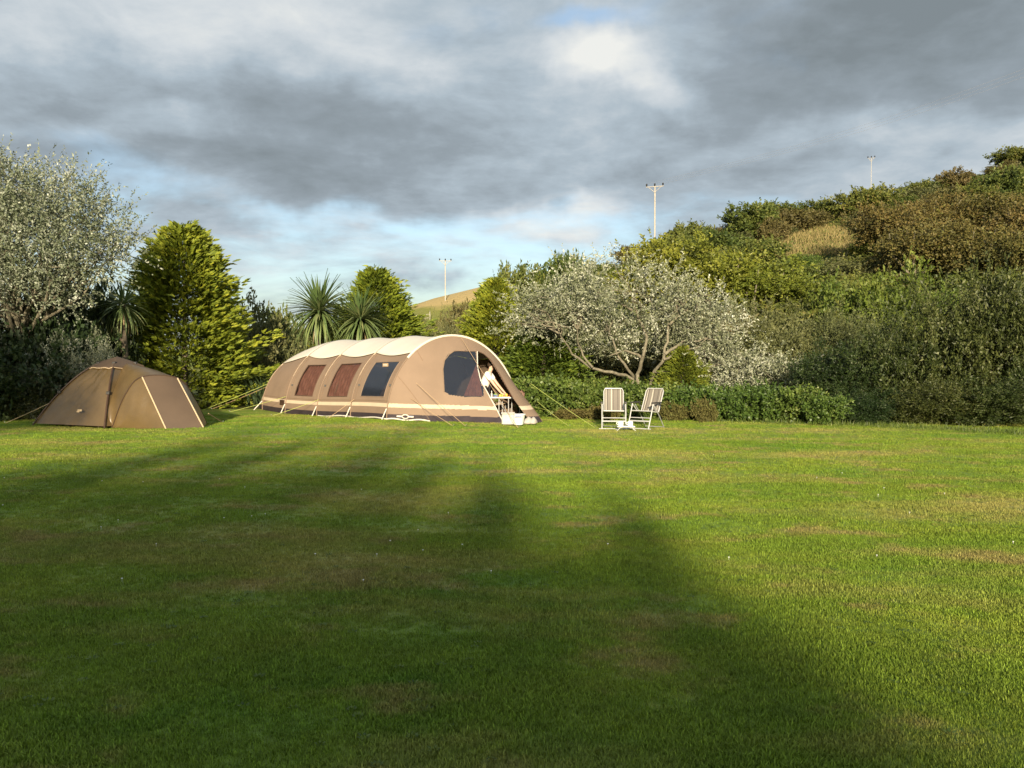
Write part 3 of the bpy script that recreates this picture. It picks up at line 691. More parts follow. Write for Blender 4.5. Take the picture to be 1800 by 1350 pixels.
# yellow-green trees with bare stems behind the silver poplar
def small_tree(name, px, pt, D, hw, m, label, protos, stems=5, skirt=.45):
    x = (px-CX)/F*D; z0 = gz(x, D); h = EYE+(HY-pt)/F*D-z0; r = hw/F*D
    root = thing(name, (x, D, z0), label, 'tree')
    c = link('crown', protos[cnt[0] % len(protos)], root); cnt[0] += 1
    c.location = (0, 0, h*skirt); c.scale = (r, r, h*(1-skirt)); c.rotation_euler.z = cnt[0]*2.1
    c.material_slots[0].link = 'OBJECT'; c.material_slots[0].material = M[m]
    mb = MB()
    for k in range(stems):
        a = k*6.283/stems+.4; q = r*(.35+.4*random.random())
        mb.tube([(.1*math.cos(a), .1*math.sin(a), -.1), (q*.3*math.cos(a), q*.3*math.sin(a), h*.28), (q*.8*math.cos(a), q*.8*math.sin(a), h*.55), (q*math.cos(a+.2), q*math.sin(a+.2), h*.85)], [.11, .08, .05, .02], 6)
    mb.build('trunk', M['bark'], root); return root
small_tree('sycamore_tree', 1175, 420, 42, 72, 'lime', 'yellow-green tree directly behind the silver poplar top', B_broad)
small_tree('sycamore_tree', 1255, 422, 41, 72, 'lime', 'yellow-green tree with bare pale stems, middle of three', B_broad)
small_tree('sycamore_tree', 1335, 455, 40, 68, 'lime', 'yellow-green tree at the right end of three', B_broad)
small_tree('evergreen_tree', 985, 452, 48, 60, 'gorse', 'dark green tree top behind the left part of the silver poplar', B_round, 3, .3)
small_tree('evergreen_tree', 905, 468, 47, 45, 'gorse', 'dark green tree top above the cypress by the tent front', B_round, 3, .3)
# rusty wind-shaped hawthorns on the right slope
for px, pt, D, hw, lb in [(1565, 362, 56, 68, 'rusty hawthorn on the hillside, leftmost of the brown group'), (1645, 345, 58, 76, 'rusty flat-topped hawthorn in the middle of the brown group'), (1735, 340, 58, 80, 'rusty hawthorn right of the middle one on the hillside'),
                          (1805, 352, 54, 80, 'rusty hawthorn at the right border of the hillside'), (1610, 395, 50, 75, 'lower rusty hawthorn above the bright green shrubs'), (1710, 392, 49, 85, 'lower rusty hawthorn with bare stems near the right'), (1800, 415, 46, 80, 'lower rusty hawthorn at the right border')]:
    small_tree('hawthorn_tree', px, pt, D, hw, 'thorn', lb, B_thorn, 7, .34)
# left, in the shade
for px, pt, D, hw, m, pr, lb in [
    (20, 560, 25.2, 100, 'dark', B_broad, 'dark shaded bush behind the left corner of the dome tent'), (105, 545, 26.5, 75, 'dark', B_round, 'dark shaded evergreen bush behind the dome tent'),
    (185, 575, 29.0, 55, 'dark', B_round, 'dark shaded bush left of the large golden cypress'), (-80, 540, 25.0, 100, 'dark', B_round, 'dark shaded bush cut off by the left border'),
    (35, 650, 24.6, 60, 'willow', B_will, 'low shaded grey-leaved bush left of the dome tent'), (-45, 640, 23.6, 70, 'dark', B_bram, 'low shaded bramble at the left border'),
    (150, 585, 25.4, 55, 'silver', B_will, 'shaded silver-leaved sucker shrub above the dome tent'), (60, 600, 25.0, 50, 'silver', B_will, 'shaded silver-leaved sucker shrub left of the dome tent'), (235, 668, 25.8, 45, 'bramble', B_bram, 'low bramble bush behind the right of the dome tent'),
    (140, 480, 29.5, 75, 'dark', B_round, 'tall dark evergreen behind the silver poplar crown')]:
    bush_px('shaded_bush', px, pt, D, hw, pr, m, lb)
# behind the tunnel tent
for px, pt, D, hw, m, pr, lb in [
    (450, 524, 38, 55, 'willow2', B_broad, 'dark green tree top right of the large golden cypress'), (490, 545, 44, 45, 'gorse', B_round, 'grey-green bush left of the cabbage palms'), (535, 565, 42, 45, 'willow2', B_broad, 'grey-green bush below the taller cabbage palm'),
    (505, 600, 37, 40, 'willow2', B_broad, 'olive bush above the rear of the tunnel tent'), (450, 585, 35, 40, 'willow2', B_broad, 'olive bush beside the large golden cypress'), (600, 590, 40, 50, 'gorse', B_round, 'dark bush between the cabbage palm trunks'),
    (765, 548, 52, 38, 'willow2', B_will, 'grey-green bush below the far power pole'), (810, 535, 58, 40, 'gorse_brown', B_round, 'dark olive bush left of the cypress by the tent front'), (740, 575, 46, 35, 'willow2', B_will, 'grey-green bush above the middle of the tunnel tent roof'), (800, 565, 47, 45, 'willow2', B_will, 'grey-green bush above the front of the tunnel tent roof')]:
    bush_px('scrub_bush', px, pt, D, hw, pr, m, lb)
# scrub over the hillside
def in_hay(px, py): return (1395 < px < 1530 and 392 < py < 440) or (1330 < px < 1420 and 410 < py < 445) or (1440 < px < 1475 and 340 < py < 372) or (1540 < px < 1600 and 312 < py < 345)
hs = np.random.default_rng(77)
GH = 'gorse scrub over the hillside'
for Y in (33, 36.5, 40.5, 44.5, 49, 53.5, 58, 62.5, 67, 71, 74.5):
    x0 = -1+(75-Y)*.02; x1 = .64*Y+3; x = max(x0, .05*Y if Y < 50 else x0)
    while x < x1:
        X = x+hs.normal()*.3; YY = Y+hs.normal()*.9; z = gz(X, YY); px, py = proj((X, YY, z+.8))
        s = .8+1.5*hs.random()**1.3; h = s*(.95+.5*hs.random())
        if Y > 72: s *= .85; h *= .75
        x += s*1.25
        px2, py2 = proj((X, YY, z+h*.95)); px3, py3 = proj((X, YY, z+h*.5))
        if in_hay(px, py) or in_hay(px2, py2) or in_hay(px3, py3) or z < .5: continue
        k = hs.random(); sky = Y > 70
        m = 'gorse' if k < .5 else ('gorse_brown' if k < .78 else ('willow2' if k < .92 else 'bramble'))
        where = 'on the hill crest against the sky' if sky else ('high on the hillside' if Y > 55 else 'on the lower hillside')
        kind = {'gorse': 'dark green gorse bush', 'gorse_brown': 'brownish gorse bush', 'willow2': 'olive scrub bush', 'bramble': 'green bramble mound'}[m]
        mark = next(t for lim, t in ((1120, 'above the silver poplar'), (1215, 'under the crest pole'), (1330, 'above the yellow-green trees'), (1420, 'left of dry grass'), (1530, 'by the dry grass'), (1640, 'left of rusty hawthorns'), (1740, 'among the rusty hawthorns'), (9999, 'near the right border')) if px < lim)
        kind = ('big ' if s > 1.7 else 'small ' if s < 1.15 else '')+kind; where = where.replace(' against the sky', '')+', '+mark
        bush('gorse_bush' if m.startswith('gorse') else 'scrub_bush', (X, YY), s, h, B_round if m.startswith('gorse') else B_broad, m, kind+' '+where, group=kind+'es '+where)

def number_alike():     # bushes that would share a label are told apart by their order across the picture
    by = {}
    for o in COL.objects:
        if o.get('group', '').count('bushes') or o.get('group', '').count('moundes'): by.setdefault(o['label'], []).append(o)
    nth = ['leftmost', 'second from left', 'third from left', 'fourth from left', 'fifth from left', 'sixth from left', 'seventh from left', 'eighth from left']
    for lb, os_ in by.items():
        for o in os_: o['group'] = o['group'].replace('moundes', 'mounds')
        if len(os_) > 1:
            for k, o in enumerate(sorted(os_, key=lambda q: q.location.x/q.location.y)): o['label'] = lb+', '+nth[min(k, 7)]
number_alike()
# undergrowth and dry grass on the hill: uncountable
def hill_cover():
    n = 90000; Y = 30+48*hs.random(n); X = -4+hs.random(n)*(.66*Y+8); z = ground(X, Y); ok = z > .4; X, Y, z = X[ok], Y[ok], z[ok]; n = len(X)
    P = np.stack([X, Y, z+.05+.28*hs.random(n)], 1); D = hs.normal(size=(n, 3))*.6+np.array([0, 0, .5])
    V, Q = leaf_quads(P, D, .22*(.6+.8*hs.random(n)), .09); o = link('undergrowth', mesh_np('undergrowth', V, Q, M['gorse'], hs.random(n)))
    tag(o, 'low tangled undergrowth between the hillside bushes', 'undergrowth', kind='stuff')
    P = []
    for _ in range(60000):
        Yv = 46+32*hs.random(); Xv = hs.random()*(.64*Yv+4); zv = gz(Xv, Yv); px, py = proj((Xv, Yv, zv+.5))
        if in_hay(px, py) or (Yv > 73.5 and hs.random() < .35): P.append((Xv, Yv, zv-.03))
    P = np.array(P); P = np.repeat(P, 3, 0)+hs.normal(size=(3*len(P), 3))*np.array([.15, .15, 0]); n = len(P)
    V, Q = leaf_quads(P, hs.normal(size=(n, 3))*.28+np.array([.1, 0, 1]), .5*(.6+.8*hs.random(n)), .035); o = link('dry_grass', mesh_np('dry_grass', V, Q, M['hay'], hs.random(n)))
    tag(o, 'tall dry straw-coloured grass in patches on the hillside', 'grass', kind='stuff')
hill_cover()
def bank_grass():       # long grass where the lawn meets the bushes
    n = 9000; t = hs.random(n); px = 900+920*t; py = np.interp(px, [900, 1180, 1300, 1450, 1600, 1820], [731, 737, 741, 745, 752, 764])+hs.normal(size=n)*2.0
    D = F*EYE/(py-HY); X = (px-CX)/F*D; P = np.stack([X, D, ground(X, D)-.01], 1)
    V, Q = leaf_quads(P, hs.normal(size=(n, 3))*.35+np.array([0, 0, 1]), .05+.14*hs.random(n)**2, .010); o = link('verge_grass', mesh_np('verge_grass', V, Q, M['bramble'], hs.random(n)))
    tag(o, 'longer unmown grass along the foot of the bushes', 'grass', kind='stuff')
bank_grass()

# trees behind the photographer, which shade the near lawn
shade = [bush_mesh(31, 1., clumps=130, twigs=8, leaves=6, L=.10, W=.06, gap=.1, shell=.35), bush_mesh(32, 1., clumps=130, twigs=8, leaves=6, L=.10, W=.06, gap=.1, shell=.35)]
def back_tree(x, y, r, h, base, label):
    root = thing('lime_tree', (x, y, gz(x, y)), label, 'tree'); c = link('crown', shade[cnt[0] % 2], root); cnt[0] += 1
    c.location = (0, 0, base); c.scale = (r, r, (h-base)); c.rotation_euler.z = cnt[0]
    c.material_slots[0].link = 'OBJECT'; c.material_slots[0].material = M['bramble']
    MB().tube([(0, 0, -.1), (.1, 0, h*.35), (0, 0, h*.7)], [.22, .17, .08], 8).build('trunk', M['bark_dark'], root)
ORD = ['first', 'second', 'third', 'fourth', 'fifth', 'sixth', 'seventh', 'eighth', 'ninth', 'tenth', 'eleventh', 'twelfth']
row = [(x, -28+.7*math.sin(3*x), 1.15+.15*math.sin(5*x), 1.03*.2493*(28+float(np.interp(x, [-9, -7.5, -6.2, -5, -3.5, -2.3, -1.35, -.35, .85, 1.6], [11, 12, 14.4, 16, 16, 14.6, 12.2, 10.4, 8.8, 7.6]))), .1,
        ORD[k]+' tree from the right in the row behind the photographer') for k, x in enumerate((1.15, .45, -.4, -1.35, -2.3, -3.25, -4.2, -5.2, -6.2, -7.3, -8.5))]
for a in row+[(-11, -28, 2.3, 8.4, .1, 'low broad tree behind the photographer, left of the row'),
          (-14.4, -28.6, 3.2, 16.0, 12.0, 'tall tree behind the photographer with a high crown'), (-19, -29, 3.8, 16.2, 11.4, 'tall tree far to the left behind the photographer')]:
    back_tree(*a)

# ------------------------------------------------------------------ the tunnel tent
TH = R(52); U = Vector((-math.cos(TH), math.sin(TH), 0)); Vv = Vector((math.sin(TH), math.cos(TH), 0)); FW = -U
L0 = Vector((-3.30, 22.5, 0)); HWD = 2.2
def tw(s, v, z):                                    # tent coordinates to world: s to the rear, v across, z up
    p = L0+U*s+Vv*v; return Vector((p.x, p.y, z+gz(p.x, p.y)))
def rope(tent, a, b, m, slack=.03, r=.0062):
    a, b = Vector(a), Vector(b); pts = [a.lerp(b, k/6)-Vector((0, 0, math.sin(math.pi*k/6)*slack)) for k in range(7)]
    o = tent.matrix_basis.inverted() if False else None
    org = Vector(tent.location)
    ro = MB().tube([p-org for p in pts], r, 5).build('guy_rope', m, tent)
    d = (a-b).normalized(); d.z = 0; d.normalize(); g = b-org
    MB().tube([g+d*(-.02)+Vector((0, 0, -.12)), g+Vector((0, 0, .0)), g-d*.03+Vector((0, 0, .05)), g-d*.055+Vector((0, 0, .04))], .007, 5).build('peg', M['peg'], ro)

def tunnel_tent():
    org = L0.copy(); org.z = gz(org.x, org.y)
    T = thing('tunnel_tent', org, 'long tan tunnel tent with cream roof and open front door', 'tent')
    def W(s, v, z): return tw(s, v, z)-org
    hs_ = [0, 2.05, 4.25, 6.6, 8.9]; hh = [2.33, 2.37, 2.40, 2.40, 2.02]; hw = [2.2, 2.2, 2.2, 2.2, 2.05]
    def prof(s):
        k = max(i for i in range(5) if hs_[i] <= s+1e-6); k = min(k, 3); f = (s-hs_[k])/(hs_[k+1]-hs_[k])
        sag = math.sin(math.pi*min(max(f, 0), 1))
        ff = f if k < 3 else f*f
        return hh[k]+(hh[k+1]-hh[k])*ff, hw[k]+(hw[k+1]-hw[k])*ff, sag, k
    def pt(s, z, side, roof=False):
        h, w, sag, k = prof(s); h2 = h-.05*sag; zz = min(z, h2); q = max(0, 1-(zz/h2)**2)
        x = w*math.sqrt(q)-.02*sag*min(1, zz)
        return W(s, HWD+side*x, zz)
    wins = [(.30, 1.62), (2.42, 3.72), (4.72, 6.05)]; WZ0, WZ1 = .60, 1.56
    S = sorted(set([round(x, 3) for x in np.arange(0, 8.91, .11)]+hs_+[a for w_ in wins for a in w_]))
    rows = [('skirt', [.0, .08, .16]), ('wall', [.16, .26, .34]), ('stripe', [.34, .44]), ('wall', [.44, .60, .72, .84, .96, 1.08, 1.2, 1.32, 1.44, 1.56, 1.64]), ('top', None)]
    def zb(s): h, w, sag, k = prof(s); return 1.82*h/2.35-.10*sag
    for side in (-1, 1):
        parts = {'skirt': MB(), 'wall': MB(), 'stripe': MB()}
        for i in range(len(S)-1):
            a, b = S[i], S[i+1]
            for nm, zs in rows:
                if nm == 'top': zl = [(1.64, 1.64), (zb(a), zb(b))]; nm2 = 'wall'
                else: zl = [(z, z) for z in zs]; nm2 = nm
                for (za0, zb0), (za1, zb1) in zip(zl[:-1], zl[1:]):
                    if side < 0 and nm == 'wall' and za0 >= WZ0-1e-6 and za1 <= WZ1+1e-6 and any(w_[0]-1e-6 <= a and b <= w_[1]+1e-6 for w_ in wins): continue
                    q = [pt(a, za0, side), pt(b, zb0, side), pt(b, zb1, side), pt(a, za1, side)]
                    parts[nm2].add(q, [(0, 1, 2, 3)])
        for nm, full in (('skirt', 'mud_flap'), ('wall', 'side_wall'), ('stripe', 'side_stripe')):
            parts[nm].build(full, M[{'skirt': 'skirt', 'wall': 'tan', 'stripe': 'stripe'}[nm]], T)
    # roof, one panel for each bay
    for k in range(4):
        ss = [s for s in S if hs_[k]-1e-6 <= s <= hs_[k+1]+1e-6]; g = []
        for s in ss:
            h, w, sag, _ = prof(s); h2 = h-.05*sag; z0 = zb(s); row = []
            a0 = math.asin(min(1, z0/h2)); n = 26
            for j in range(n+1):
                a = a0+(math.pi-2*a0)*j/n; row.append(W(s, HWD-(w*math.cos(a)), h2*math.sin(a)+.014))
            g.append(row)
        ro = MB().grid(g).build('roof_panel', M['cream'], T)
        md = ro.modifiers.new('thickness', 'SOLIDIFY'); md.thickness = .012; md.offset = 1
    # rear end sloping to the ground
    mb = MB(); ms = MB(); mk = MB(); n = 40; g = []
    for j in range(n+1):
        t = j/n; a = math.pi*t; h, w, sag, _ = prof(8.9); H = Vector((8.9, HWD-w*math.cos(a), h*math.sin(a)))
        B = Vector((8.9+2.0*math.sin(a)**.6, HWD-w*.92*math.cos(a), 0)); row = []
        for i in range(13):
            f = i/12; p = H.lerp(B, f); bul = math.sin(math.pi*f)*.10*math.sin(a); row.append((p.x+bul, p.y, p.z+bul*.6))
        g.append(row)
    for j in range(n):
        for i in range(12):
            q = [g[j][i], g[j+1][i], g[j+1][i+1], g[j][i+1]]; zc = sum(p[2] for p in q)/4
            (mk if zc < .15 else ms if .34 < zc < .44 else mb).add([W(*p) for p in q], [(0, 1, 2, 3)])
    mb.build('rear_wall', M['tan'], T); mk.build('mud_flap', M['skirt'], T)
    if ms.f: ms.build('side_stripe', M['stripe'], T)
    # side windows
    for k, (a, b) in enumerate(wins):
        g = [[pt(a+(b-a)*i/8, WZ0+(WZ1-WZ0)*j/10, -1) for j in range(11)] for i in range(9)]
        wo = MB().grid(g).build('window', M['film_c' if k else 'film'], T)
        fr = MB()
        for u0, u1 in (((a, WZ0), (b, WZ0)), ((b, WZ0), (b, WZ1)), ((b, WZ1), (a, WZ1)), ((a, WZ1), (a, WZ0))):
            fr.tube([pt(u0[0]+(u1[0]-u0[0])*i/8, u0[1]+(u1[1]-u0[1])*i/8, -1) for i in range(9)], .014, 5)
        fr.build('window_frame', M['inner'] if k else M['tan'], wo)
        if k:
            g = []
            for i in range(61):
                s = a-.06+(b-a+.12)*i/60; row = []
                for j in range(13):
                    z = WZ0-.06+(WZ1-WZ0+.12)*j/12; p = pt(s, z, -1); fold = .030*math.sin(s*26+z*9)*(.35+.65*(1-j/12))+.012*math.sin(s*61)
                    p = p+(Vv*(.075+fold)); row.append(p)
                g.append(row)
            MB().grid(g).build('curtain', M['curtain'], wo)
        else:
            p0 = pt(.95, 1.47, -1); rot = Matrix((( U.x, Vv.x, 0), (U.y, Vv.y, 0), (0, 0, 1)))
            MB().box(p0-Vv*.03, (.30, .012, .10), rot).build('badge', M['rope_tan'], wo)
            MB().box(p0-Vv*.041, (.20, .006, .035), rot).build('badge_print', M['cream'], wo)
    # hoop sleeves and webbing straps
    for i, s in enumerate(hs_):
        h, w, sag, _ = prof(s)
        arc = [W(s, HWD-(w+.012)*math.cos(math.pi*j/48), (h+.012)*math.sin(math.pi*j/48)) for j in range(49)]
        lo = [p for j, p in enumerate(arc) if math.sin(math.pi*j/48)*h < zb(s)]
        half = [p for p in lo if p in arc[:25]]
        MB().tube(half, .016, 6).build('hoop_sleeve', M['tan'], T)
        MB().tube(arc[8 if i else 12:-8], .034 if i == 0 else .015, 7).build('roof_piping', M['cream'] if i == 0 else M['stripe'], T)
        a = pt(s, .30, -1)-Vv*.035; b = W(s, -.16, .005)
        MB().tube([a, a.lerp(b, .5), b], .016, 5).build('webbing_strap', M['strap'], T)
    # small toggles on the wall
    for s in (1.85, 4.0, 6.4, -.0):
        p = pt(max(s, .12), .92, -1)-Vv*.02; MB().box(p, (.05, .03, .06)).build('toggle', M['black'], T)
    MB().box(pt(6.9, .34, -1)-Vv*.012, (.34, .03, .17), Matrix(((U.x, Vv.x, 0), (U.y, Vv.y, 0), (0, 0, 1)))).build('vent_flap', M['dome_pole'], T)

    # front: ruled between the first hoop and the base line pulled forward
    FL, FR = (-.96, .74), (-1.90, 3.78)             # (s, v) of the two front corners
    def base(t):
        ks = [(0, (0, 0)), (.17, FL), (.86, FR), (1, (0, 4.4))]
        for (t0, a), (t1, b) in zip(ks[:-1], ks[1:]):
            if t <= t1: f = (t-t0)/(t1-t0); return a[0]+(b[0]-a[0])*f, a[1]+(b[1]-a[1])*f
        return 0, 4.4
    def front(t, q):
        a = math.pi*t; H = (0, HWD-2.2*math.cos(a), 2.33*math.sin(a)); B = base(t); bul = math.sin(math.pi*q)*.10*math.sin(a)**.5
        s = H[0]+(B[0]-H[0])*q; v = H[1]+(B[1]-H[1])*q; return W(s-bul, v, H[2]*(1-q)+bul*.3)
    nt_, nq = 230, 110
    grid_ = [[front(i/nt_, j/nq) for j in range(nq+1)] for i in range(nt_+1)]
    def inside(poly, x, y):
        c = False; n = len(poly)
        for i in range(n):
            x0, y0 = poly[i]; x1, y1 = poly[i-1]
            if (y0 > y) != (y1 > y) and x < (x1-x0)*(y-y0)/(y1-y0)+x0: c = not c
        return c
    def arcpoly(pts): return pts
    WIN = [(779, 648), (781, 634), (788, 623), (800, 617), (820, 616), (836, 617), (838, 640), (843, 665), (850, 680), (850, 697), (820, 698), (790, 694), (781, 688)]
    OPN = [(838, 616), (850, 621), (862, 634), (878, 660), (900, 697), (922, 728), (941, 749), (930, 760), (886, 760), (884, 742), (868, 712), (852, 682), (843, 660), (839, 640)]
    OPN = [(x, y) for x, y in OPN]
    mk_, mw, ms_, mst = MB(), MB(), MB(), MB(); pts_idx = {}
    acc = {'wall': {}, 'win': {}, 'skirt': {}, 'stripe': {}}; fcs = {k: [] for k in acc}
    for i in range(nt_):
        for j in range(nq):
            q = [(i, j), (i+1, j), (i+1, j+1), (i, j+1)]; c = sum((grid_[a][b] for a, b in q), Vector())/4; wpt = c+org
            px, py = proj(wpt); z = wpt.z-gz(wpt.x, wpt.y)
            if inside(OPN, px, py) and i > nt_*.3: continue
            kind = 'win' if inside(WIN, px, py) and z > .6 else 'skirt' if z < .16 else 'stripe' if .34 < z < .44 else 'wall'
            ids = []
            for key in q:
                d = acc[kind]
                if key not in d: d[key] = len(d)
                ids.append(d[key])
            fcs[kind].append(tuple(ids))
    for kind, nm, m in (('wall', 'front_panel', 'tan'), ('win', 'front_window', 'film'), ('skirt', 'mud_flap', 'skirt'), ('stripe', 'side_stripe', 'stripe')):
        vs = [grid_[a][b] for a, b in acc[kind]]; mb = MB(); mb.v = [tuple(p) for p in vs]; mb.f = fcs[kind]; mb.build(nm, M[m], T)
    # zip line and edges of the door opening
    def on_front(px, py):
        best = None
        for i in range(0, nt_+1, 2):
            for j in range(0, nq+1, 2):
                p = grid_[i][j]+org; x, y = proj(p); d = (x-px)**2+(y-py)**2
                if best is None or d < best[0]: best = (d, grid_[i][j])
        return best[1].copy()
    oz = Vector((.6, -.8, 0))*.012
    MB().tube([on_front(*p)+oz for p in ((838, 617), (840, 645), (845, 668), (855, 688), (870, 714), (885, 742))], .013, 5).build('door_zip', M['strap'], T)
    MB().tube([on_front(*p)+oz for p in ((839, 616), (850, 621), (862, 634), (878, 660), (900, 697), (922, 728), (940, 748))], .013, 5).build('door_hem', M['inner'], T)
    MB().tube([on_front(*p)+oz for p in ((781, 690), (779, 650), (781, 634), (788, 623), (800, 617), (820, 616), (837, 617))], .014, 5).build('window_frame', M['tan'], T)
    # terracotta curtain behind the window, inside
    g = []
    for i in range(41):
        f = i/40; row = []
        for j in range(15):
            h = j/14; a = on_front(822+26*f, 698) if j == 0 else None
            row.append(None)
        g.append(row)
    a0, a1, top = on_front(822, 697), on_front(852, 697), on_front(842, 640); ins = U*.16+Vector((0, .1, 0)); g = []
    for i in range(41):
        f = i/40; b = a0.lerp(a1, f); row = []
        for j in range(13):
            h = j/12; p = b.lerp(top, h**1.1); row.append(p+ins+(U*.04*math.sin(f*30)*(1-h*.8)))
        g.append(row)
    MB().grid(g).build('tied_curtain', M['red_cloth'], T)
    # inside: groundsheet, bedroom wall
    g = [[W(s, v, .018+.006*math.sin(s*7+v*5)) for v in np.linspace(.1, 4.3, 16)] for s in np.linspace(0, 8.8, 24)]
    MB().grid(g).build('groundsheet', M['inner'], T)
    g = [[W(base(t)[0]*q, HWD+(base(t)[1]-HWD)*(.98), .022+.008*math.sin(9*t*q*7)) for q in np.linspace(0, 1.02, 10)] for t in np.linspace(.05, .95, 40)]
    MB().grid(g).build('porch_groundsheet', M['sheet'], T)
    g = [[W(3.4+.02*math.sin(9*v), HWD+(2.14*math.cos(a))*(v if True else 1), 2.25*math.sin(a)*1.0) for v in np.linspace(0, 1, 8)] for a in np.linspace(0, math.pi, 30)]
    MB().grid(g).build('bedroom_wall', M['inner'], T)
    # logo plate on the mud flap: two pale bars with a ring between
    rot = Matrix(((U.x, Vv.x, 0), (U.y, Vv.y, 0), (0, 0, 1)))
    fm = lambda t, q: front(t, q)
    b0 = tw(-.25, .19, .11)-org-Vv*.035; b1 = tw(-.62, .475, .11)-org-Vv*.035
    lg = MB()
    for f0, f1 in ((.0, .33), (.67, 1.)):
        lg.tube([b0.lerp(b1, f0), b0.lerp(b1, f1)], .024, 6)
    c = b0.lerp(b1, .5); e = (b1-b0).normalized(); lg.tube([c+e*.09*math.cos(k*.5236)+Vector((0, 0, .05*math.sin(k*.5236))) for k in range(13)], .014, 5)
    lg.build('logo_plate', M['strap'], T)
    # pale groundsheet edge showing under the flap
    e = MB(); pts = [tw(s, -.03-.02*math.sin(s*5), .03+.02*math.sin(s*3)) - org for s in np.arange(-.0, 4.2, .14)]
    pts2 = [tw(base(t)[0]*1.02, base(t)[1]-.02, .028+.018*math.sin(t*60))-org for t in np.linspace(.17, .02, 14)]
    e.tube(pts2+pts, .02, 6).build('groundsheet_edge', M['cream'], T)
    # sewn seams
    for t in (.17, .30, .74, .86):
        MB().tube([front(t, q)+FW*.004-Vector((0, .006, 0)) for q in np.linspace(.02 if t not in (.30, .74) else .0, .98 if t not in (.30, .74) else .16, 24)], .007, 4).build('seam', M['seam'], T)
    for a, b in zip(hs_[:-1], hs_[1:]):
        for f in (.08, .92):
            s = a+(b-a)*f; MB().tube([pt(s, z, -1)-Vv*.004 for z in np.linspace(.46, zb(s), 16)], .006, 4).build('seam', M['seam'], T)
    MB().tube([pt(s, .50, -1)-Vv*.004 for s in np.linspace(0, 8.9, 60)], .006, 4).build('seam', M['seam'], T)
    # guy ropes
    ap = tw(-.05, 2.35, 2.28)
    rope(T, ap, G(911, 753), M['rope_tan'], .02)
    rope(T, tw(-.62, .52, 1.0), G(818, 749), M['rope_tan'], .01)
    rope(T, tw(-.5, .42, .60), G(796, 749), M['rope_tan'], .01)
    rope(T, tw(-1.0, 4.08, 1.05), G(1046, 752), M['rope_lime'], .02)
    rope(T, tw(-1.4, 4.0, .55), G(1001, 750), M['rope_lime'], .02)
    rope(T, tw(-1.3, 4.05, .38), G(1003, 729), M['rope_lime'], .02)
    rope(T, pt(1.95, .52, -1)+org, G(575, 736), M['rope_tan'], .01)
    rope(T, pt(4.2, .50, -1)+org, G(478, 731), M['rope_lime'], .01)
    rope(T, pt(6.6, .55, -1)+org, G(404, 724), M['rope_lime'], .01)
    rope(T, pt(8.9, .9, -1)+org, G(352, 722), M['rope_lime'], .02)
    rope(T, tw(10.0, .9, .8), G(372, 719), M['rope_tan'], .02)
    return T
tunnel_tent()

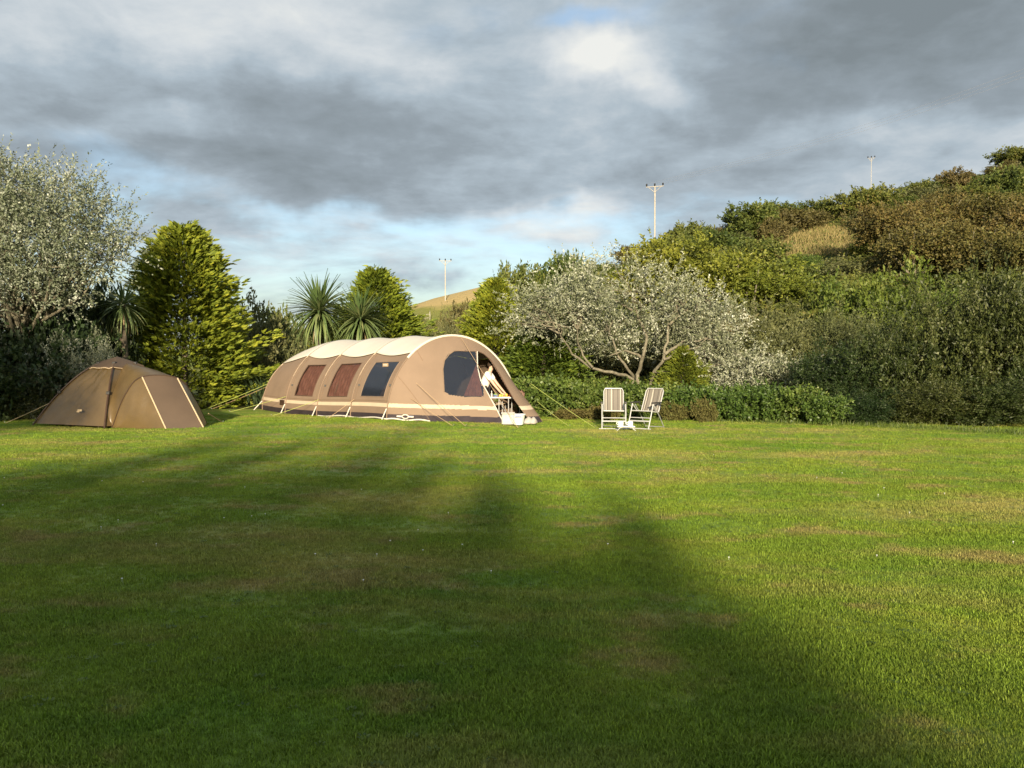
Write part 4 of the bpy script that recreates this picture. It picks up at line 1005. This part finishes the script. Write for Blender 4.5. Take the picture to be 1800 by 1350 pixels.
# ------------------------------------------------------------------ the dome tent
def dome_tent():
    A, B = Vector((-12.35, 22.0, 0)), Vector((-10.02, 20.95, 0)); Cn = Vector((-10.5, 22.7, 0)); C = Cn*2-A; Dd = Cn*2-B
    for p in (A, B, C, Dd): p.z = gz(p.x, p.y)
    org = Vector((Cn.x, Cn.y, gz(Cn.x, Cn.y))); HT = 1.70
    T = thing('dome_tent', org, 'small olive-brown dome tent with dark poles in front of the shaded bushes', 'tent')
    def pole(c, f):     # from corner (f=0) to hub (f=1)
        k = 1-f; return Vector((org.x+(c.x-org.x)*k, org.y+(c.y-org.y)*k, c.z+HT*(1-k**1.8)))-org
    def panel(c0, c1, nm, m, sag=.10):
        g = []
        for i in range(29):
            f = .02+.98*i/28*.995; p, q = pole(c0, f), pole(c1, f); row = []
            for j in range(25):
                t = j/24; x = p.lerp(q, t); s = math.sin(math.pi*t); d = Vector((x.x, x.y, 0))
                n_ = math.sin(x.z*9+t*14)*.02+math.sin(t*31-x.z*9)*.014+math.sin(t*9+x.z*17)*.012
                x -= d*(sag*s*.9)*math.sin(math.pi*min(1, f*1.1))*.55; x += d.normalized()*n_*s if d.length > .05 else Vector()
                row.append(x)
            g.append(row)
        return MB().grid(g).build(nm, m, T)
    for c0, c1 in ((A, B), (B, C), (C, Dd), (Dd, A)): panel(c0, c1, 'side_panel', M['dome'])
    for c in (A, B, C, Dd):
        o = MB().tube([pole(c, f)*1.012+Vector((0, 0, .012)) for f in np.linspace(0, 1, 20)], .022, 7).build('pole', M['dome_pole'], T)
        for f in (.32, .78):
            MB().box(pole(c, f)*1.02, (.09, .09, .08)).build('pole_joint', M['black'], o)
    # cap
    cap = []
    cs = [A, B, C, Dd, A]
    for i in range(4):
        for j in range(6):
            t = j/6; d = (cs[i]-org).lerp(cs[i+1]-org, t); d.z = 0; cap.append(d)
    n = len(cap); vs = []; fs = []
    for k, (r, z) in enumerate(((.335, HT-.20), (.33, HT-.16), (.17, HT-.01), (.0, HT+.10))):
        for d in cap: vs.append(Vector((d.x*r, d.y*r, z-(.02 if k < 2 else 0)*math.sin(d.x*9))))
    for k in range(3):
        for i in range(n): fs.append((k*n+i, k*n+(i+1) % n, (k+1)*n+(i+1) % n, (k+1)*n+i))
    co = MB().add(vs, fs).build('top_cap', M['dome_dark'], T)
    MB().tube([vs[i % n]+Vector((0, 0, -.005)) for i in range(n+1)], .013, 5).build('cap_hem', M['dome_trim'], co)
    # porch
    b0, p1, p2, b3 = G(196, 753), G(291, 754.5), G(357, 752), Vector((-8.05, 22.5, 0)); b3.z = gz(b3.x, b3.y)
    t1, t2 = at(250, 663, 21.3), at(312, 665, 21.7)
    spine = [pole(B, .12)+org, pole(B, .45).lerp(pole(C, .45), .12)+org, pole(B, .74).lerp(pole(C, .74), .38)+org, pole(B, .74).lerp(pole(C, .74), .7)+org, pole(B, .4).lerp(pole(C, .4), .9)+org, pole(C, .1)+org]
    def bez(ctrl, n):
        out = []
        for i in range(n+1):
            u = i/n*(len(ctrl)-1); k = min(int(u), len(ctrl)-2); f = u-k
            p0, a, b, p3 = ctrl[max(k-1, 0)], ctrl[k], ctrl[k+1], ctrl[min(k+2, len(ctrl)-1)]
            out.append(.5*((2*a)+(b-p0)*f+(2*p0-5*a+4*b-p3)*f*f+(3*a-p0-3*b+p3)*f**3))
        return out
    lip = [b0, b0.lerp(t1, .5)+Vector((.0, -.12, .18)), t1, t2, t2.lerp(b3, .5)+Vector((.06, -.04, .10)), b3]
    SP, LP = bez(spine, 50), bez(lip, 50); g = []
    for i in range(51):
        row = []
        for j in range(9):
            f = j/8; p = SP[i].lerp(LP[i], f); p = p+Vector((0, 0, .06*math.sin(math.pi*f)*math.sin(math.pi*i/50))); row.append(p-org)
        g.append(row)
    MB().grid(g).build('porch_roof', M['dome'], T)
    base = [b0, G(240, 754.5), p1, p2, b3]
    def fan(top, bot, nm, m, wr=.0):
        g = []
        for i in range(len(top)):
            row = []
            for j in range(11):
                f = j/10; p = top[i].lerp(bot[i], f); d = math.sin(math.pi*f)
                row.append(p+Vector((.3, -.8, .1))*(.05*d+wr*math.sin(i*.9+f*16)*d*.4)-org)
            g.append(row)
        return MB().grid(g).build(nm, m, T)
    LPs = LP
    k1, k2 = 20, 30
    fan(LPs[:k1+1], [b0.lerp(p1, (i/k1)**.9) for i in range(k1+1)], 'porch_side', M['dome'], .035)
    fan(LPs[k1:k2+1], [p1.lerp(p2, i/(k2-k1)) for i in range(k2-k1+1)], 'porch_door', M['dome_dark'])
    fan(LPs[k2:], [p2.lerp(b3, i/(50-k2)) for i in range(50-k2+1)], 'porch_side', M['dome'], .03)
    for top, bot in ((LPs[k1], p1), (LPs[k2], p2)):
        MB().tube([top.lerp(bot, f/8)+Vector((.3, -.8, .1))*(.05*math.sin(math.pi*f/8)+.012)-org for f in range(9)], .017, 6).build('door_piping', M['dome_trim'], T)
    MB().tube([p-org+Vector((0, -.01, .012)) for p in LPs], .012, 5).build('porch_pole', M['dome_pole'], T)
    # logo patch low on the left panel
    q = pole(A, .15).lerp(pole(B, .15), .62)+Vector((-.02, -.13, .0)); lg = MB().box(q, (.15, .012, .05), Matrix.Rotation(-.42, 3, 'Z')).box(q+Vector((-.05, .01, -.035)), (.09, .012, .03), Matrix.Rotation(-.42, 3, 'Z'))
    lg.build('logo_patch', M['dome_trim'], T)
    rope(T, pole(A, .22)+org, G(8, 744), M['dome_trim'], .01, .009); rope(T, pole(A, .1)+org, G(58, 746), M['dome_trim'], .01, .009)
    rope(T, pole(B, .2)+org, G(172, 752), M['dome_trim'], .01, .009)
    rope(T, at(366, 727, 22.0), G(391, 743), M['rope_tan'], .0, .012)
    rope(T, pole(C, .3)+org, G(410, 716), M['rope_lime'], .02, .011)
dome_tent()

# ------------------------------------------------------------------ camp chairs
def camp_chair(loc, rz, label, recl=.30):
    T = thing('camp_chair', loc, label, 'chair', None, rz)          # faces local -Y
    m = M['alu']; w = .27
    def q(x, y, z): return Vector((x, y, z))
    st, sb = (-.30, .45), (.14, .40)                                 # seat front / back (y, z)
    bt = (.14+recl, .97)
    # slung seat and back
    for nm, (y0, z0), (y1, z1), sag in (('seat', st, sb, .03), ('backrest', (.16, .41), bt, .035)):
        g = []
        for i in range(13):
            f = i/12; row = []
            for j in range(11):
                x = -.235+.47*j/10; xr = x
                if nm == 'backrest' and f > .88: xr = x*(1-.10*((f-.88)/.12)**2)
                s = math.sin(math.pi*f)*sag*math.sin(math.pi*j/10)
                row.append(q(xr, y0+(y1-y0)*f+s*.9, z0+(z1-z0)*f-s*.4))
            g.append(row)
        o = MB().grid(g).build(nm, M['stripes'], T); md = o.modifiers.new('thickness', 'SOLIDIFY'); md.thickness = .012
        fr = MB()
        if nm == 'backrest':
            fr.tube([q(-.245, y0, z0), q(-.245, y0+(y1-y0)*.9, z0+(z1-z0)*.9), q(-.21, y1, z1+.012), q(.21, y1, z1+.012), q(.245, y0+(y1-y0)*.9, z0+(z1-z0)*.9), q(.245, y0, z0)], .013, 6)
        else:
            fr.tube([q(-.245, sb[0], sb[1]), q(-.245, st[0], st[1]), q(.245, st[0], st[1]), q(.245, sb[0], sb[1])], .013, 6)
        fr.build(nm+'_frame', m, T)
    for s in (-1, 1):
        x = s*(w+.02)
        MB().tube([q(x, -.20, .62), q(x, -.32, .30), q(x, -.44, .012)], .014, 6).build('leg', m, T)
        MB().tube([q(x-.03*s, -.12, .60), q(x-.03*s, .18, .30), q(x-.03*s, .42, .012)], .013, 6).build('leg', M['grey_alu'], T)
        a = MB().box(q(x+s*.005, -.04, .645), (.058, .44, .032)).build('armrest', M['black'], T)
        MB().tube([q(x, .12, .63), q(x, .20, .56), q(x-.03*s, .22, .52)], .013, 6).build('arm_bracket', M['black'], T)
        MB().tube([q(x, -.18, .60), q(x-.02*s, -.02, .44), q(s*.25, .06, .42)], .011, 6).build('brace', m, T)
    for y, z, r_, mm in ((-.44, .02, .013, m), (.42, .02, .012, M['grey_alu']), (-.36, .20, .018, m), (-.33, .28, .011, m)):
        wd = w+.02 if y < 0 else w-.01
        MB().tube([q(-wd-(.07 if z < .05 and y < 0 else 0), y, z), q(wd+(.07 if z < .05 and y < 0 else 0), y, z)], r_, 6).build('crossbar', mm, T)
g1 = G(1079, 753); camp_chair(g1, R(-6), 'striped reclining camp chair with white frame facing the camera, left one')
g2 = G(1137, 753); camp_chair(g2, R(-38), 'striped reclining camp chair turned sideways, right of the other one')
def low_table():
    p = G(1100, 757); T = thing('low_table', p, 'low white folding table on the grass between the camp chairs', 'table')
    for k in range(4): MB().box((0, -.105+.07*k, .10), (.42, .062, .018)).build('slat', M['white'], T)
    for s in (-1, 1):
        for d in (-1, 1): MB().tube([(s*.12, d*.10, .095), (s*.23, d*.13, .0)], .011, 6).build('leg', M['alu'], T)
    for i, (dx, lb) in enumerate(((-.12, 'white enamel mug on the left of the low table'), (.11, 'white enamel mug on the right of the low table'))):
        t = thing('mug', p+Vector((dx, -.01, .109)), lb, 'mug'); MB().lathe((0, 0, 0), [(.045, 0), (.062, .012), (.068, .07), (.064, .105), (.066, .112), (.058, .112), (.055, .03)], 18).build('cup', M['white'], t)
        MB().tube([(-.06, 0, .09), (-.095, 0, .085), (-.10, 0, .055), (-.06, 0, .03)], .008, 6).build('handle', M['white'], t)
low_table()

# ------------------------------------------------------------------ person and kitchen in the doorway
def skin_mesh(name, verts, edges, radii, m, parent, root=0, sub=2):
    me = bpy.data.meshes.new(name); me.from_pydata([tuple(v) for v in verts], edges, []); me.update()
    o = link(name, me, parent); sk = o.modifiers.new('skin', 'SKIN'); sk.use_smooth_shade = True
    for i, r_ in enumerate(radii):
        d = me.skin_vertices[0].data[i]; d.radius = (r_, r_) if not isinstance(r_, tuple) else r_; d.use_root = (i == root)
    ss = o.modifiers.new('sub', 'SUBSURF'); ss.levels = sub; ss.render_levels = sub; me.materials.append(m); return o
def person():
    D = 24.75; hip = at(850, 690, D); gx, gy = hip.x, hip.y; z0 = gz(gx, gy)+.03
    T = thing('person', (gx, gy, z0), 'person in a white shirt leaning over the table in the tent doorway', 'person')
    o = Vector((gx, gy, z0))
    fwd = Vector((.97, -.24, 0)); lat = Vector((.24, .97, 0))        # facing right in the picture, left arm away from the camera
    def L(f, l, z): return fwd*f+lat*l+Vector((0, 0, z))
    pel, ab, ch, nk, hb, hd = L(0, 0, .88), L(.04, 0, 1.02), L(.13, 0, 1.22), L(.20, 0, 1.36), L(.225, 0, 1.43), L(.265, 0, 1.52)
    V = [pel, ab, ch, nk, hb, hd]; Rr = [.145, .135, .155, .055, .075, .09]; E = [(0, 1), (1, 2), (2, 3), (3, 4), (4, 5)]
    arms = []
    hands = {}
    for s in (-1, 1):
        sh = L(.14, s*.17, 1.27); el = L(.36, s*.20, .98); wr = L(.62-.06*(s < 0), s*.10, .715); i = len(V)
        V += [sh, el, wr]; Rr += [.062, .043, .028]; E += [(2, i), (i, i+1), (i+1, i+2)]; arms.append((sh, el)); 
        d = (wr-el).normalized(); palm = wr+L(.07, -s*.01, -.035); V.append(palm); Rr.append((.038, .02)); E.append((i+2, i+3)); hands[s] = (wr, palm, i+3)
    legs = []
    for s in (-1, 1):
        hp, kn, an, toe = L(.0, s*.09, .82), L(.04, s*.11, .46), L(-.02, s*.12, .08), L(.15, s*.14, .035); i = len(V)
        V += [hp, kn, an, toe]; Rr += [.085, .058, .04, .036]; E += [(0, i), (i, i+1), (i+1, i+2), (i+2, i+3)]; legs.append((hp, kn, an))
    # fingers and thumb, rooted in the palms
    for s in (-1, 1):
        wr, palm, ip = hands[s]
        for k in range(4):
            off = lat*(.026*(k-1.5)); ln = (.062, .072, .068, .052)[k]; a = palm+off+fwd*.03; b = a+fwd*ln*.6+Vector((0, 0, -.012)); c = b+fwd*ln*.35+Vector((0, 0, -.028)); i = len(V)
            V += [a, b, c]; Rr += [.010, .009, .007]; E += [(ip, i), (i, i+1), (i+1, i+2)]
        a = wr+fwd*.035-lat*s*.035+Vector((0, 0, -.02)); b = a+fwd*.04-lat*s*.015+Vector((0, 0, -.02)); i = len(V); V += [a, b]; Rr += [.011, .009]; E += [(ip, i), (i, i+1)]
    body = skin_mesh('body', V, E, Rr, M['skin'], T)
    skin_mesh('shirt', [L(-.01, 0, .86), ab, ch, L(.19, 0, 1.325), arms[0][0], arms[0][0].lerp(arms[0][1], .62), arms[1][0], arms[1][0].lerp(arms[1][1], .62)], [(0, 1), (1, 2), (2, 3), (2, 4), (4, 5), (2, 6), (6, 7)], [.165, .155, .175, .075, .085, .07, .085, .07], M['shirt'], T)
    skin_mesh('trousers', [L(0, 0, .87)]+[p for l in legs for p in (l[0], l[1], l[2]+Vector((0, 0, .02)))], [(0, 1), (1, 2), (2, 3), (0, 4), (4, 5), (5, 6)], [.155, .105, .078, .06, .105, .078, .06], M['trouser'], T)
    # hair over the back and crown; face: nose, ear, eyes, mouth
    hr = MB(); n = 18; g = []
    for i in range(13):
        th = math.pi*.62*i/12
        for_row = []
        for j in range(n+1):
            ph = 2*math.pi*j/n; d = Vector((math.sin(th)*math.cos(ph), math.sin(th)*math.sin(ph), math.cos(th)))
            rr_ = .108+.006*math.sin(9*ph+5*th); p = L(.235, 0, 1.535)+fwd*d.x*rr_*1.12+lat*d.y*rr_*.92+Vector((0, 0, d.z*rr_*1.05))
            if d.x > .45 and d.z < .55: p -= fwd*(d.x-.45)*.09
            for_row.append(p)
        g.append(for_row)
    hr.grid(g).build('hair', M['hair'], T)
    f = MB(); c = L(.275, 0, 1.50)
    f.lathe(c+fwd*.088+Vector((0, 0, -.02)), [(.014, -.02), (.017, -.008), (.006, .035)], 8); f.build('nose', M['skin'], T)
    for s in (-1, 1):
        MB().lathe(c+fwd*.078+lat*s*.034+Vector((0, 0, .012)), [(.004, -.009), (.011, 0), (.004, .009)], 8).build('eye', M['hair'], T)
        MB().lathe(c-fwd*.01+lat*s*.088+Vector((0, 0, -.01)), [(.01, -.03), (.018, .0), (.012, .03)], 8).build('ear', M['skin'], T)
    MB().box(c+fwd*.083+Vector((0, 0, -.055)), (.012, .04, .009), Matrix.Rotation(math.atan2(fwd.y, fwd.x), 3, 'Z')).build('mouth', M['red_cloth'], T)
person()
def kitchen():
    p = at(886, 700, 24.35); z0 = gz(p.x, p.y)+.03; c = Vector((p.x, p.y, z0)); zt = .62
    T = thing('camp_table', c, 'white folding camp table laid with food in the tent doorway', 'table', None, R(-14))
    MB().box((0, 0, zt), (.78, .50, .035)).build('table_top', M['white'], T)
    for s in (-1, 1):
        for d in (-1, 1): MB().tube([(s*.14+.04, d*.19, zt-.015), (s*.14+.04, d*.2, 0)], .013, 6).build('leg', M['alu'], T)
    MB().tube([(-.10, -.2, .58), (.18, -.2, .06)], .010, 6).build('brace', M['grey_alu'], T)
    def on(dx, dy, dz=0.): return c+Matrix.Rotation(R(-14), 3, 'Z') @ Vector((dx, dy, zt+.0175+dz))
    def item(name, pos, label, cat, parts):
        t = thing(name, pos, label, cat)
        for nm, mb, m in parts: mb.build(nm, m, t)
    item('bottle', on(-.34, -.10), 'small clear bottle at the left end of the food table', 'bottle', [('body', MB().lathe((0, 0, 0), [(.028, 0), (.03, .01), (.03, .09), (.012, .12), (.012, .15)], 12), M['clear']), ('cap', MB().lathe((0, 0, .15), [(.014, 0), (.014, .02)], 10), M['white'])])
    item('bowl', on(-.22, -.10), 'pale blue bowl on the food table', 'bowl', [('dish', MB().lathe((0, 0, 0), [(.04, 0), (.07, .03), (.095, .065), (.09, .065), (.06, .03)], 18), M['blue']), ('salad', MB().lathe((0, 0, .045), [(.07, 0), (.06, .03), (.03, .05)], 10), M['green'])])
    item('chopping_board', on(.14, -.06), 'wooden board with chopped food on the camp table', 'board', [('board', MB().box((0, 0, .011), (.36, .24, .02)), M['wood'])])
    for dx, dy, m, lb in ((-.08, -.14, 'yellow', 'yellow pepper beside the blue bowl on the food table'), (-.02, -.10, 'green', 'green pepper on the food table'), (.10, -.12, 'yellow', 'yellow pepper on the wooden board')):
        zz = .022 if dx > 0 else 0
        item('pepper', on(dx, dy, zz), lb, 'vegetable', [('flesh', MB().lathe((0, 0, 0), [(.018, 0), (.036, .015), (.04, .045), (.028, .07), (.008, .066)], 10), M[m]), ('stalk', MB().tube([(0, 0, .064), (.006, 0, .088)], .005, 5), M['green'])])
    for dx, dy, lb in ((.20, -.10, 'tomato on the wooden board'), (.265, -.08, 'tomato at the edge of the wooden board'), (.05, -.17, 'tomato in front of the wooden board')):
        zz = .022 if dx > .1 else 0
        item('tomato', on(dx, dy, zz), lb, 'vegetable', [('flesh', MB().lathe((0, 0, 0), [(.012, 0), (.03, .01), (.036, .03), (.028, .05), (.006, .055)], 12), M['red']), ('stalk', MB().tube([(0, 0, .052), (.004, 0, .062)], .004, 5), M['green'])])
    # on the porch floor
    b = G(911, 749); b.z += .035
    item('wash_basin', b, 'white wash basin standing on the porch groundsheet', 'basin', [('tub', MB().lathe((0, 0, 0), [(.12, 0), (.135, .02), (.175, .24), (.195, .26), (.195, .275), (.165, .265), (.12, .05), (.115, .03)], 24), M['white']), ('handle', MB().box((0, -.19, .215), (.16, .02, .03)), M['blue']), ('cloth', MB().lathe((0, 0, .2), [(.13, 0), (.11, .05), (.06, .075)], 10), M['blue'])])
    b = G(893, 749); b.z += .03
    item('storage_box', b, 'clear plastic storage box left of the wash basin', 'box', [('tub', MB().box((0, 0, .15), (.32, .26, .29), None, .1), M['clear']), ('lid', MB().box((0, 0, .305), (.35, .29, .025)), M['clear'])])
    for px, sx, lb in ((927, .16, 'crumpled pale bag right of the wash basin'), (936, .12, 'small pale bag at the right door post')):
        b = G(px, 747); b.z += .03; g = MB().lathe((0, 0, 0), [(.10, 0), (.13, .03), (.12, .09), (.07, .14), (.02, .17)], 14, sx/.13, .8)
        g.v = [(x*(1+.15*math.sin(9*y*10+z*30)), y, z*(1+.2*math.sin(x*25))) for x, y, z in g.v]; item('carrier_bag', b, lb, 'bag', [('sack', g, M['sheet'])])
    # brown folding chair further in
    q = at(905, 722, 25.2); z1 = gz(q.x, q.y)+.03; t = thing('folding_chair', (q.x, q.y, z1), 'brown folding chair in the dark inside the tent porch', 'chair', None, R(-20))
    MB().box((0, .2, .60), (.46, .03, .40), Matrix.Rotation(-.2, 3, 'X')).build('backrest', M['brown_box'], t); MB().box((0, 0, .40), (.46, .42, .03)).build('seat', M['brown_box'], t)
    for s in (-1, 1):
        for d in (-1, 1): MB().tube([(s*.22, d*.19, .40), (s*.22, d*.22, 0)], .012, 6).build('leg', M['grey_alu'], t)
kitchen()

# ------------------------------------------------------------------ poles, wires, gate
def power_pole(px, pbase, ptop, D, label, aim, k=1., arm=1.9):
    top = at(px, ptop, D); z0 = gz(top.x, top.y)-.3; T = thing('power_pole', (top.x, top.y, z0), label, 'power pole', None, aim); h = top.z-z0
    MB().tube([(0, 0, 0), (0, 0, h*.5), (0, 0, h)], [.11*k, .10*k, .09*k], 10).build('post', M['pole_wood'], T)
    MB().box((0, -.1, h-.12), (arm, .08*k, .09*k)).build('crossarm', M['pole_wood'], T)
    for s in (-1, 0, 1): MB().lathe((s*arm*.46, -.1, h-.05), [(.06, 0), (.10, .06), (.06, .12), (.11, .18), (.05, .28)], 10).build('insulator', M['black'], T)
    for s in (-1, 1): MB().tube([(s*arm*.36, -.1, h-.15), (0, -.1, h-.75)], .03, 5).build('brace', M['pole_wood'], T)
    return top
p1 = power_pole(783, 527, 458, 132, 'pale power pole on the far grassy hill', R(8), .8)
p2 = power_pole(1150, 403, 328, 92, 'pale power pole on the hill crest left of the gorse', R(-20), .8)
p3 = power_pole(1528, 310, 279, 150, 'distant power pole beyond the hill top', R(-25), .45, 1.2)
for k, lb in ((-1, 'left'), (0, 'middle'), (1, 'right')):
    a = p2+Vector((k*.85, 0, .2)); b = Vector((62+k, 70, 33.5)); pts = [a.lerp(b, i/20)-Vector((0, 0, math.sin(math.pi*i/20)*1.6)) for i in range(21)]
    tag(MB().tube(pts, .008, 4).build('power_line', M['wire']), 'thin power line climbing right from the hill crest pole, '+lb+' strand', 'wire', 'power lines')
def gate():
    D = 118; a, b = at(732, 541, D), at(756, 540, D); za, zb_ = gz(a.x, a.y), gz(b.x, b.y); o = Vector((b.x, b.y, zb_)); T = thing('field_gate', o, 'pale field gate and post on the far green slope', 'gate')
    MB().box((0, 0, .75), (.10, .10, 1.2)).build('post', M['pole_wood'], T); MB().box((a.x-b.x, 0, za-zb_+.6), (.08, .08, 1.0)).build('post', M['pole_wood'], T)
    for z in (.45, .95): MB().tube([(0, 0, z), (a.x-b.x, 0, z+za-zb_)], .028, 6).build('rail', M['pole_wood'], T)
gate()
# daisies and fallen leaves on the lawn
def daisies():
    r = np.random.default_rng(5); mb = MB()
    for k in range(34):
        px = r.uniform(0, 1800) if k > 16 else r.normal(450, 250); py = r.uniform(800, 1020) if k > 16 else r.normal(930, 60)
        if py < 770: continue
        g = G(px, py); h = .018+.01*r.random(); rr = .006+.003*r.random(); mb.tube([g, g+Vector((0, 0, h))], .0012, 3, False); mb.lathe(g+Vector((0, 0, h)), [(.003, 0), (rr, .004), (rr*.6, .007)], 7)
    tag(mb.build('daisies', M['white']), 'tiny white daisies scattered through the lawn', 'flowers', kind='stuff')
daisies()
def weeds():            # flat rosettes of clover and plantain in the turf
    r = np.random.default_rng(8); P = []; D = []; L = []
    for k in range(900):
        y = 2.6+11*r.random()**1.6; x = r.uniform(-1, 1)*(.62*y+.6); z = gz(x, y); n = r.integers(5, 10); s = .010+.018*r.random(); a0 = r.random()*6.28
        if math.sin(x*1.9+y*.7)+math.sin(y*1.3-x) < -.2: continue
        for q in range(n):
            a = a0+q*6.283/n; P.append((x+.01*math.cos(a), y+.01*math.sin(a), z+.012)); D.append((math.cos(a), math.sin(a), .25+.3*r.random())); L.append(s)
    V, Q = leaf_quads(np.array(P), np.array(D), np.array(L), np.array(L)*.6, np.tile([0, 0, 1.], (len(P), 1))); o = link('lawn_weeds', mesh_np('lawn_weeds', V, Q, M['bright'], r.random(len(P))))
    tag(o, 'flat clover and plantain leaves among the lawn grass', 'weeds', kind='stuff')
weeds()
